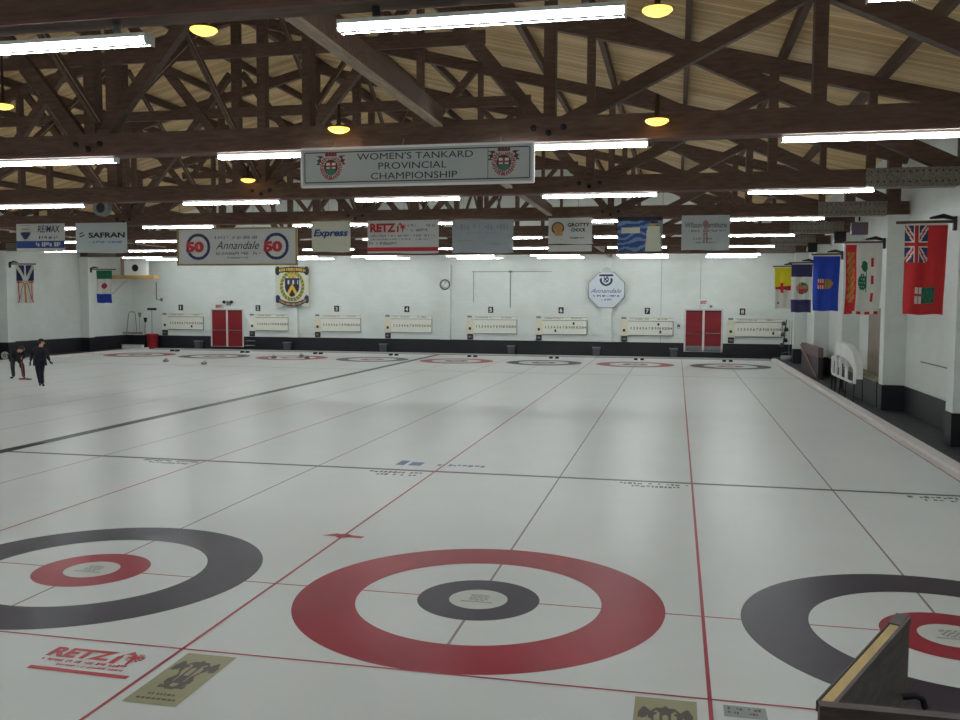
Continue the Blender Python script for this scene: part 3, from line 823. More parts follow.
# ------------------------------------------------------------------ far wall furniture
def double_door(idx, x0, x1, z0, z1, trim, label):
    fr = MB(); y = YF - .05
    c = (x0 + x1) / 2
    fr.box(x0, x0 + .09, y, YF, z0, z1); fr.box(x1 - .09, x1, y, YF, z0, z1); fr.box(x0 + .09, x1 - .09, y, YF, z1 - .08, z1); fr.box(c - .055, c + .055, y - .01, YF, z0, z1 - .08)
    d = fr.build('door_%d' % idx, m_doorfr); tag(d, label, 'door', kind='structure')
    for a, b, s in ((x0 + .09, c - .055, 1), (c + .055, x1 - .09, -1)):
        lf = MB().box(a, b, YF - .035, YF - .005, z0 + .03, z1 - .08).build('door_leaf', m_door, d)
        MB().tube([(a + .06, YF - .10, z0 + 1.0), (b - .06, YF - .10, z0 + 1.0)], .022, 8).build('push_bar', m_steel, lf)
        if trim: MB().box(a + .01, b - .01, YF - .045, YF - .035, z0 + .03, z0 + .32).build('kick_plate', m_steel, lf)
        MB().box(a, b, YF - .06, YF - .036, z1 - .15, z1 - .09).build('door_closer', m_dkmetal, lf)
    return d
double_door(1, -25.50, -23.35, 0.14, 2.42, False, 'left red double door with white frame in the far wall')
double_door(2, 2.28, 4.30, 0.30, 2.60, True, 'right red double door with steel kick plates in the far wall')

NX = [-27.48, -22.43, -17.47, -13.21, -8.31, -4.35, .33, 5.28]
SB = [(-28.75, -25.97), (-23.0, -20.48), (-18.85, -15.99), (-14.55, -11.72), (-9.70, -6.81), (-5.78, -2.91), (-1.1, 1.71), (4.5, 7.3)]
for i in range(8):
    nx = NX[i]; t = thing('sheet_number', 'small black number %d plate above a scoreboard' % (i + 1), 'sign', (nx, YF - .02, 2.30), 'sheet number plates')
    MB().box(-.14, .14, -.02, .02, 0, .34).build('number_plate', m_ink, t)
    letter(MB(), str(i + 1), ((-.035, .03, .06, .28) if i == 0 else (-.075, .075, .06, .28)), P0(-.024), bold=.02).build('numeral', m_white, t)
    a, b = SB[i]; w = b - a
    t = thing('scoreboard', 'cream curling scoreboard below the number %d plate' % (i + 1), 'scoreboard', (a, YF - .03, 1.10), 'curling scoreboards')
    MB().box(.42, w, -.02, .03, .05, .82).build('score_panel', m_cream, t)
    MB().box(0, .42, -.025, .03, .02, .86).build('side_panel', m_yellowish if i > 1 else m_cream, t)
    fr = MB(); fr.box(.42, w, -.06, .0, .02, .06); fr.box(.42, w, -.04, .0, .80, .83); fr.box(w - .02, w + .02, -.04, .0, .02, .83); fr.box(.42, w, -.03, 0, .98, 1.0)
    fr.build('score_rail', m_greyink if i not in (2, 3, 4) else m_vinylg, t)
    MB().box(.42, w, -.015, .03, .83, 1.06).build('header_panel', m_cream, t)
    mb = MB(); n = 14; st = (w - .55) / n
    for k in range(n):
        s = str(k + 1); cx = .50 + st * (k + .5); hwid = .018 if s == '1' else (.045 if len(s) == 1 else .07)
        letter(mb, s, (cx - hwid, cx + hwid, .37, .50), P0(-.026), bold=.01)
    mb.build('score_numerals', m_ink, t)
    mb = MB(); rnd = random.Random(i)
    scribble(mb, (.55, .55 + .35 * w, .90, .96), P0(-.02), seed=i + 3); scribble(mb, (w * .7, w * .9, .90, .96), P0(-.02), seed=i + 13)
    mb.box(.06, .32, -.03, -.025, .93, 1.03); mb.build('header_print', m_greyink, t)
    mb = MB(); mb.box(.14, .27, -.04, -.02, .24, .38)
    for k in range(rnd.choice((0, 1, 2))):
        q = .6 + rnd.random() * (w - 1); zz = rnd.choice((.58, .17)); mb.box(q, q + .10, -.032, -.02, zz, zz + .14)
    mb.build('score_card', m_ink, t)
    t2 = thing('timer_box', 'small black box under the left end of scoreboard %s' % SHEETS[i], 'timer', (a + .22, YF - .045, .80), 'small black boxes under the scoreboards')
    MB().box(-.15, .15, -.08, .03, 0, .30).build('case', m_ink, t2)
    MB().box(-.09, .09, -.085, -.08, .10, .21).build('display', m_greyink, t2)

# bins
bins = [(-26.18, .44, 'grey bin left of the left red double door'), (-20.45, .45, 'grey bin under the right end of the number 2 scoreboard'),
        (-14.53, .45, 'grey bin under the left end of the number 4 scoreboard'), (-7.06, .45, 'grey bin under the right end of the number 5 scoreboard'),
        (-2.36, .45, 'grey bin below the octagonal club sign'), (1.76, .46, 'grey bin just left of the right red double door')]
b0 = None
for x, h, lab in bins:
    if b0 is None:
        b0 = thing('waste_bin', lab, 'bin', (x, 40.72, 0), 'grey waste bins')
        MB().add([(sx_ * (.17 if z == 0 else .21), sy * (.13 if z == 0 else .17), z) for z in (0, .47) for sx_, sy in ((-1, -1), (1, -1), (1, 1), (-1, 1))],
                 [(3, 2, 1, 0), (0, 1, 5, 4), (1, 2, 6, 5), (2, 3, 7, 6), (3, 0, 4, 7)]).build('bin_body', m_bin, b0)
        MB().box(-.225, .225, -.185, -.16, .44, .49).box(-.225, .225, .16, .185, .44, .49).box(-.225, -.2, -.16, .16, .44, .49).box(.2, .225, -.16, .16, .44, .49).build('bin_rim', m_greyink, b0)
    else: copy_tree(b0, (x, 40.72, 0), lab)
t = thing('step_stool', 'small black two-step stool right of the left red double door', 'stool', (-22.78, 40.6, 0))
for k, z in enumerate((.28, .56)): MB().box(-.26, .26, -.12 + k * .12, .14 + .02, z - .05, z).build('tread', m_stonemid if k == 0 else m_greyink, t)
for x in (-.24, .24):
    for y in (-.1, .14): MB().box(x - .02, x + .02, y - .02, y + .02, 0, .52 if y > 0 else .25).build('leg', m_dkmetal, t)

# clock
t = thing('wall_clock', 'round white wall clock with a dark rim', 'clock', (-10.91, YF - .22, 3.60))
MB().lathe([(.001, -.03), (.25, -.03), (.25, .0)], (0, 0, .27), 32, axis='y').build('clock_face', m_white, t)
MB().lathe([(.245, -.045), (.295, -.045), (.295, .0), (.245, -.03)], (0, 0, .27), 32, axis='y').build('clock_rim', m_ink, t)
MB().beam((0, -.035, .27), (.02, -.035, .45), .006, .02).beam((0, -.035, .27), (-.12, -.035, .22), .006, .025).build('clock_hand', m_ink, t)

# big crest on the far wall
def big_crest(u, v):
    x = (u - .5) * 2; y = (v - .5) * 2
    r = math.hypot(x, (y + .02) * .95)
    zc = -.80 + .14 * (x * x) * 1.0
    # upper scroll
    if abs(y - (-.84 + .10 * x * x)) < .13 and abs(x) < .78: return 3 if (abs(y - (-.84 + .10 * x * x)) < .07 and int(u * 60) % 3) else 0
    if .72 < abs(x) < 1.0 and -.99 < y < -.55 and math.hypot((abs(x) - .85) / .15, (y + .77) / .22) < 1: return 0
    # lower scroll
    yb_ = .88 - .32 * x * x
    if abs(y - yb_) < .11 and abs(x) < .80: return 3 if (abs(y - yb_) < .05 and int(u * 60) % 2) else 1
    if .72 < abs(x) < .98 and .40 < y < .82 and math.hypot((abs(x) - .86) / .15, (y - .62) / .20) < 1: return 1
    # shield
    if -.42 < y < .5 and abs(x) < (.42 if y < .05 else .42 * (1 - ((y - .05) / .5) ** 2)):
        if abs(x) > .36 or y < -.36: return 1
        if y < -.1: return 5 if (math.sin(x * 22) > .3 and y > -.3) else 1
        if abs(x) < (y + .12) * .9 and y < .42: return 3 if abs(abs(x) - (y + .02) * .62) < .09 else 0
        return 0
    if -.62 < y < -.42 and abs(x) < .24: return 3 if math.sin(x * 30) * math.sin(y * 30) > -.3 else 2
    # wreath
    if .54 < r < .72 and abs(y) < .72: return 2 if math.sin(math.atan2(y, x) * 22 + r * 16) > -.75 else 3
    if r < .80 and abs(y) < .80: return 5
    if r < .97 and abs(y) < .99: return 5
    if abs(x) > .55 and abs(abs(y) - .62) < .42: return 5
    return None
t = thing('heraldic_crest', 'large heraldic crest of black, gold and green with scrolls', 'crest', (-20.13, YF - .25, 2.56))
def crest_outline():
    mb = MB()
    raster(mb, (-1.06, 1.06, 0, 2.38), lambda a, b: (a, 0, b), 40, 44, lambda u, v: 0 if big_crest(min(max((u - .5) * 1.0 + .5, 0), 1), v) is not None else None)
    o = len(mb.v); n = len(mb.f); mb.v += [(a, b + .06, c) for a, b, c in mb.v[:o]]
    cnt = {}
    for f in mb.f[:n]:
        for k in range(4):
            e = (f[k], f[(k + 1) % 4]); cnt[tuple(sorted(e))] = cnt.get(tuple(sorted(e)), []) + [e]
    for k in range(n): mb.f.append(tuple(i + o for i in mb.f[k][::-1])); mb.mi.append(0); mb.sm.append(False)
    for es in cnt.values():
        if len(es) == 1:
            a, b = es[0]; mb.f.append((b, a, a + o, b + o)); mb.mi.append(0); mb.sm.append(False)
    return mb
crest_outline().build('crest_board', m_vinylc, t)
raster(MB(), (-1.06, 1.06, 0, 2.38), lambda a, b: (a, -.012, b), 84, 92, big_crest).build('crest_painting', [m_ink, m_navy, mat('olive_green_paint', (104, 122, 70), .6), m_gold2, mat('maroon_paint', (110, 40, 44), .6), m_vinylc], t)

# octagonal club sign
t = thing('octagonal_sign', 'white octagonal Annandale club sign with small blue crest', 'sign', (-1.86, YF - .24, 2.62))
R_ = 1.02
MB().vprism([(R_ * math.cos(PI / 8 + k * PI / 4), .97 + R_ * math.sin(PI / 8 + k * PI / 4)) for k in range(8)], -.05, 0).build('sign_board', mat('pale_blue_white_paint', (206, 214, 220), .5, .02), t)
MB().vprism([(1.06 * math.cos(PI / 8 + k * PI / 4), .97 + 1.06 * math.sin(PI / 8 + k * PI / 4)) for k in range(8)], -.03, .01).build('sign_rim', m_greyink, t)
MB().vprism([(-.3, 1.90), (-.22, 2.12), (0, 2.22), (.22, 2.12), (.3, 1.90)], -.04, 0).build('sign_crown', m_vinylw, t)
mb = MB(); letter(mb, 'Annandale', (-.85, .80, .82, 1.04), P0(-.054), italic=.45)
scribble(mb, (-.72, .72, .60, .70), P0(-.054), seed=3); scribble(mb, (-.25, .28, .40, .50), P0(-.054), seed=4); mb.build('lettering', m_blue, t)
def smc(u, v):
    x = (u - .5) * 2; y = (v - .5) * 2
    r = math.hypot(x, y)
    if .55 < r < .82 and y > -.3: return 0
    if abs(x) < .36 and -.5 < y < .4 - abs(x) * .5: return 0 if math.sin(x * 14) * math.sin(y * 12) > -.3 else None
    if y < -.55 and abs(x) < .9 and abs(y + .72) < .14: return 0
    return None
raster(MB(), (-.44, .40, 1.12, 1.88), P0(-.054), 36, 36, smc).build('crest', m_navy, t)

# exit signs, speaker, emergency lights
t = thing('exit_sign', 'small red and white EXIT sign over the right double door', 'sign', (3.28, YF - .02, 2.80), 'exit signs over the far doors')
MB().box(-.2, .2, -.06, .02, 0, .30).build('sign_box', m_white, t)
letter(MB(), 'EXIT', (-.17, .17, .06, .24), P0(-.065), bold=.05).build('lettering', m_red, t)
t = thing('exit_sign', 'small red EXIT sign over the left double door', 'sign', (-24.92, YF - .02, 2.43), 'exit signs over the far doors')
MB().box(-.25, .25, -.06, .02, 0, .24).build('sign_box', m_vinylw, t)
letter(MB(), 'EXIT', (-.2, .2, .04, .20), P0(-.065), bold=.05).build('lettering', m_red, t)
t = thing('emergency_light', 'twin-headed emergency lamp above the left double door', 'lamp', (-24.3, YF - .02, 2.62))
MB().box(-.12, .12, -.1, .02, 0, .26).build('battery_case', m_greyink, t)
for s in (-1, 1):
    h = MB().lathe([(.001, -.12), (.09, -.12), (.1, -.06), (.04, .0)], (s * .24, -.08, .2), 14, axis='y').build('lamp_head', m_dkmetal, t)
    MB().beam((s * .1, -.05, .2), (s * .2, -.08, .2), .03, .03).build('arm', m_dkmetal, t)
t = thing('emergency_light', 'small lamp on the wall right of the exit sign', 'lamp', (3.66, YF - .02, 2.66)); MB().box(-.07, .07, -.05, .02, 0, .14).build('lamp_case', m_vinylg, t)
MB().lathe([(.001, -.08), (.04, -.075), (.05, -.05)], (0, 0, .07), 12, axis='y').build('lamp_head', m_greyink, t)

# conduits on far wall
cd = thing('wall_conduit', 'thin grey conduit running across the far wall above sheets five and six', 'pipe', (-7.2, YF, 2.6))
MB().tube([(-2.2, -.03, 2.0), (2.3, -.03, 2.0)], .02, 6).build('horizontal_pipe', m_vinylg, cd)
MB().tube([(0, -.03, 2.0), (0, -.03, .0)], .028, 6).build('drop_pipe', m_vinylg, cd)
MB().tube([(-2.1, -.03, 2.0), (-2.1, -.03, .3)], .016, 6).build('drop_pipe', m_vinylg, cd)
MB().box(-.1, .1, -.05, 0, 1.95, 2.05).build('junction_box', m_greyink, cd)
cd = thing('wall_conduit', 'thin dark conduit dropping beside the wooden shelf at the far left', 'pipe', (-29.1, YF, 2.9))
MB().tube([(0, -.03, 1.1), (0, -.03, .05), (.32, -.03, .0)], .035, 6).build('drop_pipe', m_greyink, cd)
MB().box(.28, .4, -.07, 0, -.06, .14).build('outlet_box', m_greyink, cd)
for x, z in ((1.05, 5.2), (3.1, 5.2)):
    MB().box(x - .012, x + .012, YF - .01, YF, 0.8, z).build('panel_seam', m_vinylg, wf)

# small frames above sb 2 etc skipped; small speaker at far right
t = thing('hand_sanitiser', 'small dark dispenser on the far wall right of the number 7 scoreboard', 'dispenser', (2.0, YF - .02, 1.55))
MB().box(-.07, .07, -.08, .02, 0, .2).build('dispenser_body', m_bin, t); MB().box(-.05, .05, -.09, -.08, .02, .08).build('dispenser_lever', m_white, t)

# shelf and heater box in left corner
t = thing('wall_shelf', 'yellow wooden shelf beam projecting from the left wall', 'shelf', (-30.8, 39.2, 4.15))
MB().box(0, 2.95, -.45, .1, 0, .20).build('shelf_beam', m_pinewood, t)
MB().beam((.05, -.2, -.9), (1.1, -.2, .02), .06, .08).build('shelf_brace', m_doorfr, t)
t = thing('unit_heater', 'white square heater box with a dark round fan on the wooden shelf', 'heater', (-29.22, 39.2, 4.37))
MB().box(-.72, .72, -.2, .08, 0, .86).build('heater_case', m_white, t)
MB().lathe([(.001, -.02), (.13, -.02), (.2, -.03), (.21, .0)], (.0, -.2, .42), 22, axis='y').build('fan', m_dkmetal, t)
MB().box(-.96, -.75, -.2, .05, -.0, 1.0).build('side_post', m_woodl, t)

# ice tools at left corner
t = thing('tool_rack', 'pale wall rack holding ice tools near the left corner', 'rack', (-29.9, 39.0, 0.0)) if False else None
t = thing('ice_scraper', 'A-shaped tubular ice scraper leaning at the far left wall', 'scraper', (-30.25, 40.05, 0.94))
MB().tube([(-.32, 0, 0), (-.22, .1, 1.15), (-.16, .1, 1.25), (.16, .1, 1.25), (.22, .1, 1.15), (.38, 0, 0)], .022, 8).build('handle_frame', m_greyink, t)
MB().box(-.55, .75, -.06, .03, -.06, .04).build('scraper_blade', m_steel, t)
t = thing('tool_ledge', 'narrow white ledge carrying the ice tools at the left wall', 'shelf', (-29.85, 40.2, .86))
MB().box(-.85, .45, -.2, .1, -.04, .02).build('ledge_board', m_doorfr, t)
for dx in (-.7, .38): MB().box(dx - .03, dx + .03, .0, .06, -.86, -.04).build('ledge_post', m_dkmetal, t)
for dx, h, lab, mm, hd in ((.05, 1.2, 'tall wooden broom with a dark head beside the ice scraper', m_woodl, 'broom'), (.42, .9, 'short red-handled brush between the brooms', m_redpl, 'brush')):
    t = thing('push_broom' if hd == 'broom' else 'hand_brush', lab, 'broom', (-29.75 + dx, 40.05, .88))
    MB().tube([(0, 0, 0), (0, .05, h)], .018, 6).build('handle', mm, t)
    MB().vprism([(-.05, h - .2), (.05, h - .2), (.1, h + .08), (-.1, h + .08)], .02, .1).build('brush_head', m_greyink if hd == 'broom' else m_ink, t)
t = thing('push_broom', 'broom standing upside down in the red bin, wide dark head up', 'broom', (-29.02, 40.3, .1))
MB().tube([(0, 0, 0), (-.02, .05, 2.2)], .02, 6).build('handle', m_greyink, t)
MB().box(-.3, .27, 0, .1, 2.2, 2.34).build('brush_head', m_ink, t)
t = thing('red_bin', 'tall red plastic barrel in the far left corner', 'bin', (-29.0, 40.3, 0))
MB().lathe([(.3, 0), (.34, .8), (.36, .82), (.36, .88), (.31, .88), (.29, .05), (0.001, .04)], (0, 0, 0), 24).build('barrel', m_redpl, t)
MB().lathe([(.35, .42), (.355, .42), (.355, .46), (.345, .46)], (0, 0, 0), 24).build('barrel_band', m_door, t)
t = thing('white_trough', 'long low white box on the floor left of the red barrel', 'box', (-30.0, 38.6, 0.02)); t.location = (-29.5, 39.0, .02)
MB().box(-.62, .68, -.12, .12, 0, .22).build('box_body', m_white, t); MB().box(-.64, .70, -.14, .14, .22, .26).build('box_lid', m_vinylw, t)
t = thing('white_pail', 'round white lid standing on edge against the left wall behind the curlers', 'lid', (-30.06, 29.3, .02))
MB().lathe([(.001, -.03), (.15, -.03), (.18, -.05), (.18, .04), (.001, .05)], (0, 0, .18), 22, axis='y').build('lid_disc', m_white, t)
MB().lathe([(.05, -.04), (.08, -.04), (.08, -.03)], (0, 0, .18), 16, axis='y').build('lid_boss', m_bin, t)

# bumpers --------------------------------------------------------------
def bumper(name, mb, label): return tag(mb.build(name, m_bumper), label, 'bumper', kind='structure')
mb = MB().add([(6.62, y, z) if 0 else (x, y, z) for y in (ICE_Y0, ICE_Y1 + .05) for x, z in ((6.62, 0), (6.62, .06), (6.66, .11), (6.86, .13), (6.86, 0))],
              [(0, 1, 2, 3, 4), (9, 8, 7, 6, 5), (0, 5, 6, 1), (1, 6, 7, 2), (2, 7, 8, 3), (3, 8, 9, 4)])
bumper('trim_1', mb, 'white foam bumper along the right edge of the ice')
bumper('trim_2', MB().box(-28.75, -28.6, ICE_Y0, ICE_Y1, -.0, .12), 'white foam bumper along the left edge of the ice')
bumper('trim_3', MB().box(-28.6, 6.6, ICE_Y1 + .55, ICE_Y1 + .62, 0, .05), 'thin pale kerb along the far end of the ice')

# hacks ---------------------------------------------------------------
h0 = None
for n in range(1, 9):
    for s, nm in ((-1, 'left'), (1, 'right')):
        lab = '%s black rubber foothold behind the far house of sheet %s' % (nm, SHEETS[n - 1])
        loc = (sx(n) + s * .16 + .05, T + 3.35, 0)
        if h0 is None:
            h0 = thing('foothold_hack', lab, 'foothold', loc, 'rubber footholds at the far end')
            MB().vprism([(-.09, 0), (.09, 0), (.075, .09), (-.075, .09)], -.11, .11).build('rubber_block', m_ink, h0)
            MB().box(-.1, .1, -.13, -.11, 0, .03).build('base_plate', m_dkmetal, h0)
        else: copy_tree(h0, loc, lab)

# curling stones -------------------------------------------------------
def stone():
    t = thing('curling_stone', '', 'curling stone', (0, 0, 0), 'curling stones at the far end')
    MB().lathe([(.06, 0), (.10, .008), (.140, .035), (.145, .057), (.140, .08), (.10, .108), (.03, .114), (.001, .114)], (0, 0, 0), 28).build('granite_body', m_stone, t)
    MB().lathe([(.1455, .045), (.1465, .057), (.1455, .069)], (0, 0, 0), 28).build('striking_band', m_stonemid, t)
    h = MB().tube([(-.02, 0, .112), (-.03, 0, .14), (.02, 0, .155), (.10, 0, .152)], [.02, .014, .013, .012], 8); h.lathe([(.055, .112), (.055, .122), (.001, .122)], (0, 0, 0), 16)
    h.build('handle', m_redpl, t)
    return t
s0 = stone()
for i, (x, y, lab) in enumerate([(-21.75, 29.9, 'curling stone alone on the ice below the far left houses'), (-19.2, 28.9, 'nearest curling stone, below the left double door'),
        (-17.99, 33.66, 'curling stone at the left side of the far sheet three house'), (-17.2, 35.3, 'curling stone at the back right of the far sheet three house'), (-16.35, 34.0, 'curling stone at the right side of the far sheet three house')]):
    t = s0 if i == 0 else copy_tree(s0, (x, y, Z4), lab)
    t.location = (x, y, Z4 + .0005); t['label'] = lab; t.rotation_euler.z = i * 1.3

# ------------------------------------------------------------------ right walkway
t = thing('walkway_bench', 'low black bench with khaki top between the right wall pilasters', 'bench', (7.5, 20.4, .1))
MB().box(-.2, .32, -2.5, 2.6, 0, .70).build('bench_body', m_wallblk, t); MB().box(-.24, .32, -2.6, 2.7, .70, .75).build('bench_top', m_khakiw, t)
t = thing('leaning_board', 'worn brown board leaning on the right wall above the bench', 'board', (7.70, 19.75, .86))
MB().add([(-.08 + (0 if k < 2 else .1), y, z) for k in (0, 2) for y, z in ((-1.1, 0), (1.1, 0), (1.1, 1.95), (-1.1, 1.95))], [(0, 1, 2, 3), (7, 6, 5, 4), (0, 4, 5, 1), (1, 5, 6, 2), (2, 6, 7, 3), (3, 7, 4, 0)]).build('board_panel', m_wainb, t)
MB().box(-.1, -.08, -1.12, -1.04, 0, 1.95).build('board_edge', m_doorfr, t)

# white slatted rack on black legs
t = thing('slatted_rack', 'white slatted rack on thin black legs standing beside the ice', 'rack', (7.0, 21.0, .1))
out = [(23.1, 1.05), (22.6, 1.45), (22.1, 1.62), (20.4, 1.60), (19.5, 1.42), (18.85, 1.10)]
def otop(y):
    for (a_, za), (b_, zb) in zip(out, out[1:]):
        if b_ <= y <= a_: return zb + (za - zb) * (y - b_) / (a_ - b_)
    return 1.05
pn = MB()
for (a_, za), (b_, zb) in zip(out[1:], out[2:]):
    pn.add([(x, y - 21.0, z) for x in (-.06, .12) for y, z in ((a_, za), (b_, zb), (b_, zb - .42), (a_, za - .42))], FB0 := [(0, 1, 2, 3), (7, 6, 5, 4), (0, 4, 5, 1), (1, 5, 6, 2), (2, 6, 7, 3), (3, 7, 4, 0)])
pn.build('top_panel', m_white, t)
MB().beam((0.02, 2.1, .95), (0.02, 1.6, 1.42), .05, .07).build('slat', m_white, t)
for k, y in enumerate((23.0, 22.3, 21.5, 20.5, 19.2)):
    MB().box(-.07, .0, y - 21.06, y - 20.94, .52 if k else .55, otop(y) - .02).build('slat', m_white, t)
    MB().beam((-.04, y - 21.0, .54), (-.06, y - 21.0, 0), .035, .035).build('leg', m_dkmetal, t)
    if k in (1, 4): MB().beam((.16, y - 21.0, .9), (.2, y - 21.0, 0), .03, .03).build('leg', m_dkmetal, t)
MB().box(-.07, -.02, -1.4, 1.9, .50, .56).build('seat_rail', m_white, t)

# red-brown stand with a slanted brace
t = thing('braced_stand', 'dark red-brown wooden stand with a slanted pale brace by the right wall', 'stand', (7.12, 29.4, .1))
MB().box(-.06, .12, -2.6, 2.2, .82, 1.18).build('stand_top', mat('pinkish_grey_paint', (104, 86, 86), .6), t)
MB().box(-.04, .12, -2.5, 2.1, 0, .82).build('stand_body', mat('dark_maroon_wood', (58, 42, 46), .6, .15), t)
MB().beam((-.09, 2.1, 1.1), (-.09, -2.4, .12), .04, .07, up=(1, 0, 0)).build('slanted_brace', mat('pink_beige_wood', (128, 104, 100), .6), t)

# broom stand and bucket by far right corner
t = thing('broom_stand', 'upright stand of dark brooms in the far right corner', 'stand', (7.20, 39.2, .1))
MB().beam((-.1, 0, 0), (.12, .05, 2.0), .05, .05).build('stand_post', m_dkmetal, t)
for k, (dx, z) in enumerate(((-.02, 1.8), (.1, 1.5), (-.05, 1.25), (.08, .95), (-.1, .72))):
    MB().lathe([(.001, 0), (.10, .02), (.12, .1), (.07, .2), (.001, .22)], (dx, -.05, z - .1), 12).build('broom_head', m_ink if k % 2 else m_bin, t)
for dx in (.28, .4): MB().beam((dx, .1, 0), (dx, .2, 1.95), .02, .02).build('broom_handle', m_woodl if dx < .3 else m_dkmetal, t)
t = thing('mop_bucket', 'rounded pale grey bucket at the foot of the broom stand', 'bucket', (7.22, 38.1, .1))
MB().lathe([(.22, 0), (.27, .05), (.28, .22), (.24, .24), (.2, .12), (.001, .1)], (0, 0, 0), 20).build('bucket_body', m_vinylg, t)
MB().tube([(-.26, 0, .22), (-.2, 0, .36), (0, 0, .42), (.2, 0, .36), (.26, 0, .22)], .012, 6).build('bucket_handle', m_steel, t)

# small loudspeakers / junction boxes at pilaster tops on the right
for y, z, lab in ((29.0, 5.08, 'small dark box at the top of the fourth right wall pilaster'), (22.7, 5.05, 'dark box at the top of the third right wall pilaster')):
    t = thing('junction_box', lab, 'box', (7.2, y + .75, z), 'dark boxes above the flags')
    MB().box(-.25, .12, -.12, .12, -.1, .28).build('box_case', m_dkmetal, t); MB().box(-.2, .07, -.13, -.12, -.02, .2).build('box_cover', m_ink, t)
t = thing('heat_lamp', 'small purple-grey lamp box near the top of the second right wall pilaster', 'lamp', (6.85, 18.6, 5.0))
MB().box(-.22, .22, -.1, .1, -.12, .22).build('lamp_case', mat('purple_grey_paint', (96, 78, 92), .5), t); MB().tube([(-.1, -.06, .235), (.12, -.06, .235)], .02, 6).build('lamp_tube', m_white, t)
MB().box(-.02, .02, -.02, .02, .22, .45).build('hanger', m_dkmetal, t)

# ------------------------------------------------------------------ foreground half wall
t = thing('half_wall', 'dark wooden half wall with yellow wood top in the near right corner', 'half wall', (2.53, -5.4, 0.0))
def Lc(x, y, z): return (x - 2.53, y + 5.4, z)
A0 = Vector((2.725, -4.98, 0)); A1 = Vector((2.315, -5.84, 0)); d = (A1 - A0).normalized(); nr = Vector((-d.y, d.x, 0))
if nr.x < 0: nr = -nr
ZT = 1.78
def slab(p, q, o0, o1, z0, z1):
    vs = []
    for z in (z0, z1):
        for P_, o_ in ((p, o0), (q, o0), (q, o1), (p, o1)):
            v = P_ + nr * o_; vs.append(Lc(v.x, v.y, z))
    return vs
FB = [(0, 1, 2, 3), (7, 6, 5, 4), (0, 4, 5, 1), (1, 5, 6, 2), (2, 6, 7, 3), (3, 7, 4, 0)]
MB().add(slab(A0, A1, .0, .046, -.05, ZT - .012), FB).build('side_panel', m_dkboard, t)
cap0 = A0 + d * .12
MB().add(slab(cap0, A1, .004, .036, ZT - .012, ZT), FB).build('top_strip', m_yelwood, t)
MB().add(slab(A0 - d * .01, cap0, -.004, .040, ZT - .02, ZT + .006), FB).build('end_block', m_dkboard, t)
MB().add(slab(A0, A1, .038, .050, ZT - .02, ZT + .004), FB).build('dark_edge', m_dkboard, t)
MB().add(slab(A0, A1, -.006, .0, ZT - .03, ZT + .002), FB).build('left_edge', m_dkboard, t)
MB().box(2.315 - 2.53, 3.6 - 2.53, -5.88 + 5.4, -5.84 + 5.4, -.05, 1.785).build('front_panel', m_dkboard, t)
MB().tube([(2.765 - 2.53, -5.12 + 5.4, 1.42), (2.79 - 2.53, -5.12 + 5.4, 1.45), (2.80 - 2.53, -5.12 + 5.4, 1.49), (2.79 - 2.53, -5.12 + 5.4, 1.52), (2.765 - 2.53, -5.12 + 5.4, 1.53), (2.72 - 2.53, -5.12 + 5.4, 1.52)], .013, 8).build('pull_handle', m_ink, t)

# ------------------------------------------------------------------ people
def skin_body(name, joints, edges, mats, parent, sub=1, gloves=(), headc=None, cloth=None):
    me = bpy.data.meshes.new(name); me.from_pydata([j[:3] for j in joints], edges, []); me.update()
    o = bpy.data.objects.new(name, me); COL.objects.link(o)
    md = o.modifiers.new('s', 'SKIN'); md.use_smooth_shade = True
    for i, j in enumerate(joints):
        sv = me.skin_vertices[0].data[i]; r = j[3]; sv.radius = r if isinstance(r, tuple) else (r, r); sv.use_root = (i == 0)
    o.modifiers.new('u', 'SUBSURF').levels = sub; o.modifiers['u'].render_levels = sub
    bpy.context.view_layer.update()
    m2 = bpy.data.meshes.new_from_object(o.evaluated_get(bpy.context.evaluated_depsgraph_get()))
    m2.materials.clear(); m2.materials.append(mats); m2.polygons.foreach_set('use_smooth', [True] * len(m2.polygons)); m2.name = name
    if gloves:
        m2.materials.append(m_shoe); m2.materials.append(cloth or m_blkcl)
        for p_ in m2.polygons:
            if any((p_.center - g_).length < .155 for g_ in gloves): p_.material_index = 1
            elif headc and (p_.center - headc).length > .17: p_.material_index = 2
    bpy.data.objects.remove(o)
    o = bpy.data.objects.new(name, m2); COL.objects.link(o); o.parent = parent
    return o
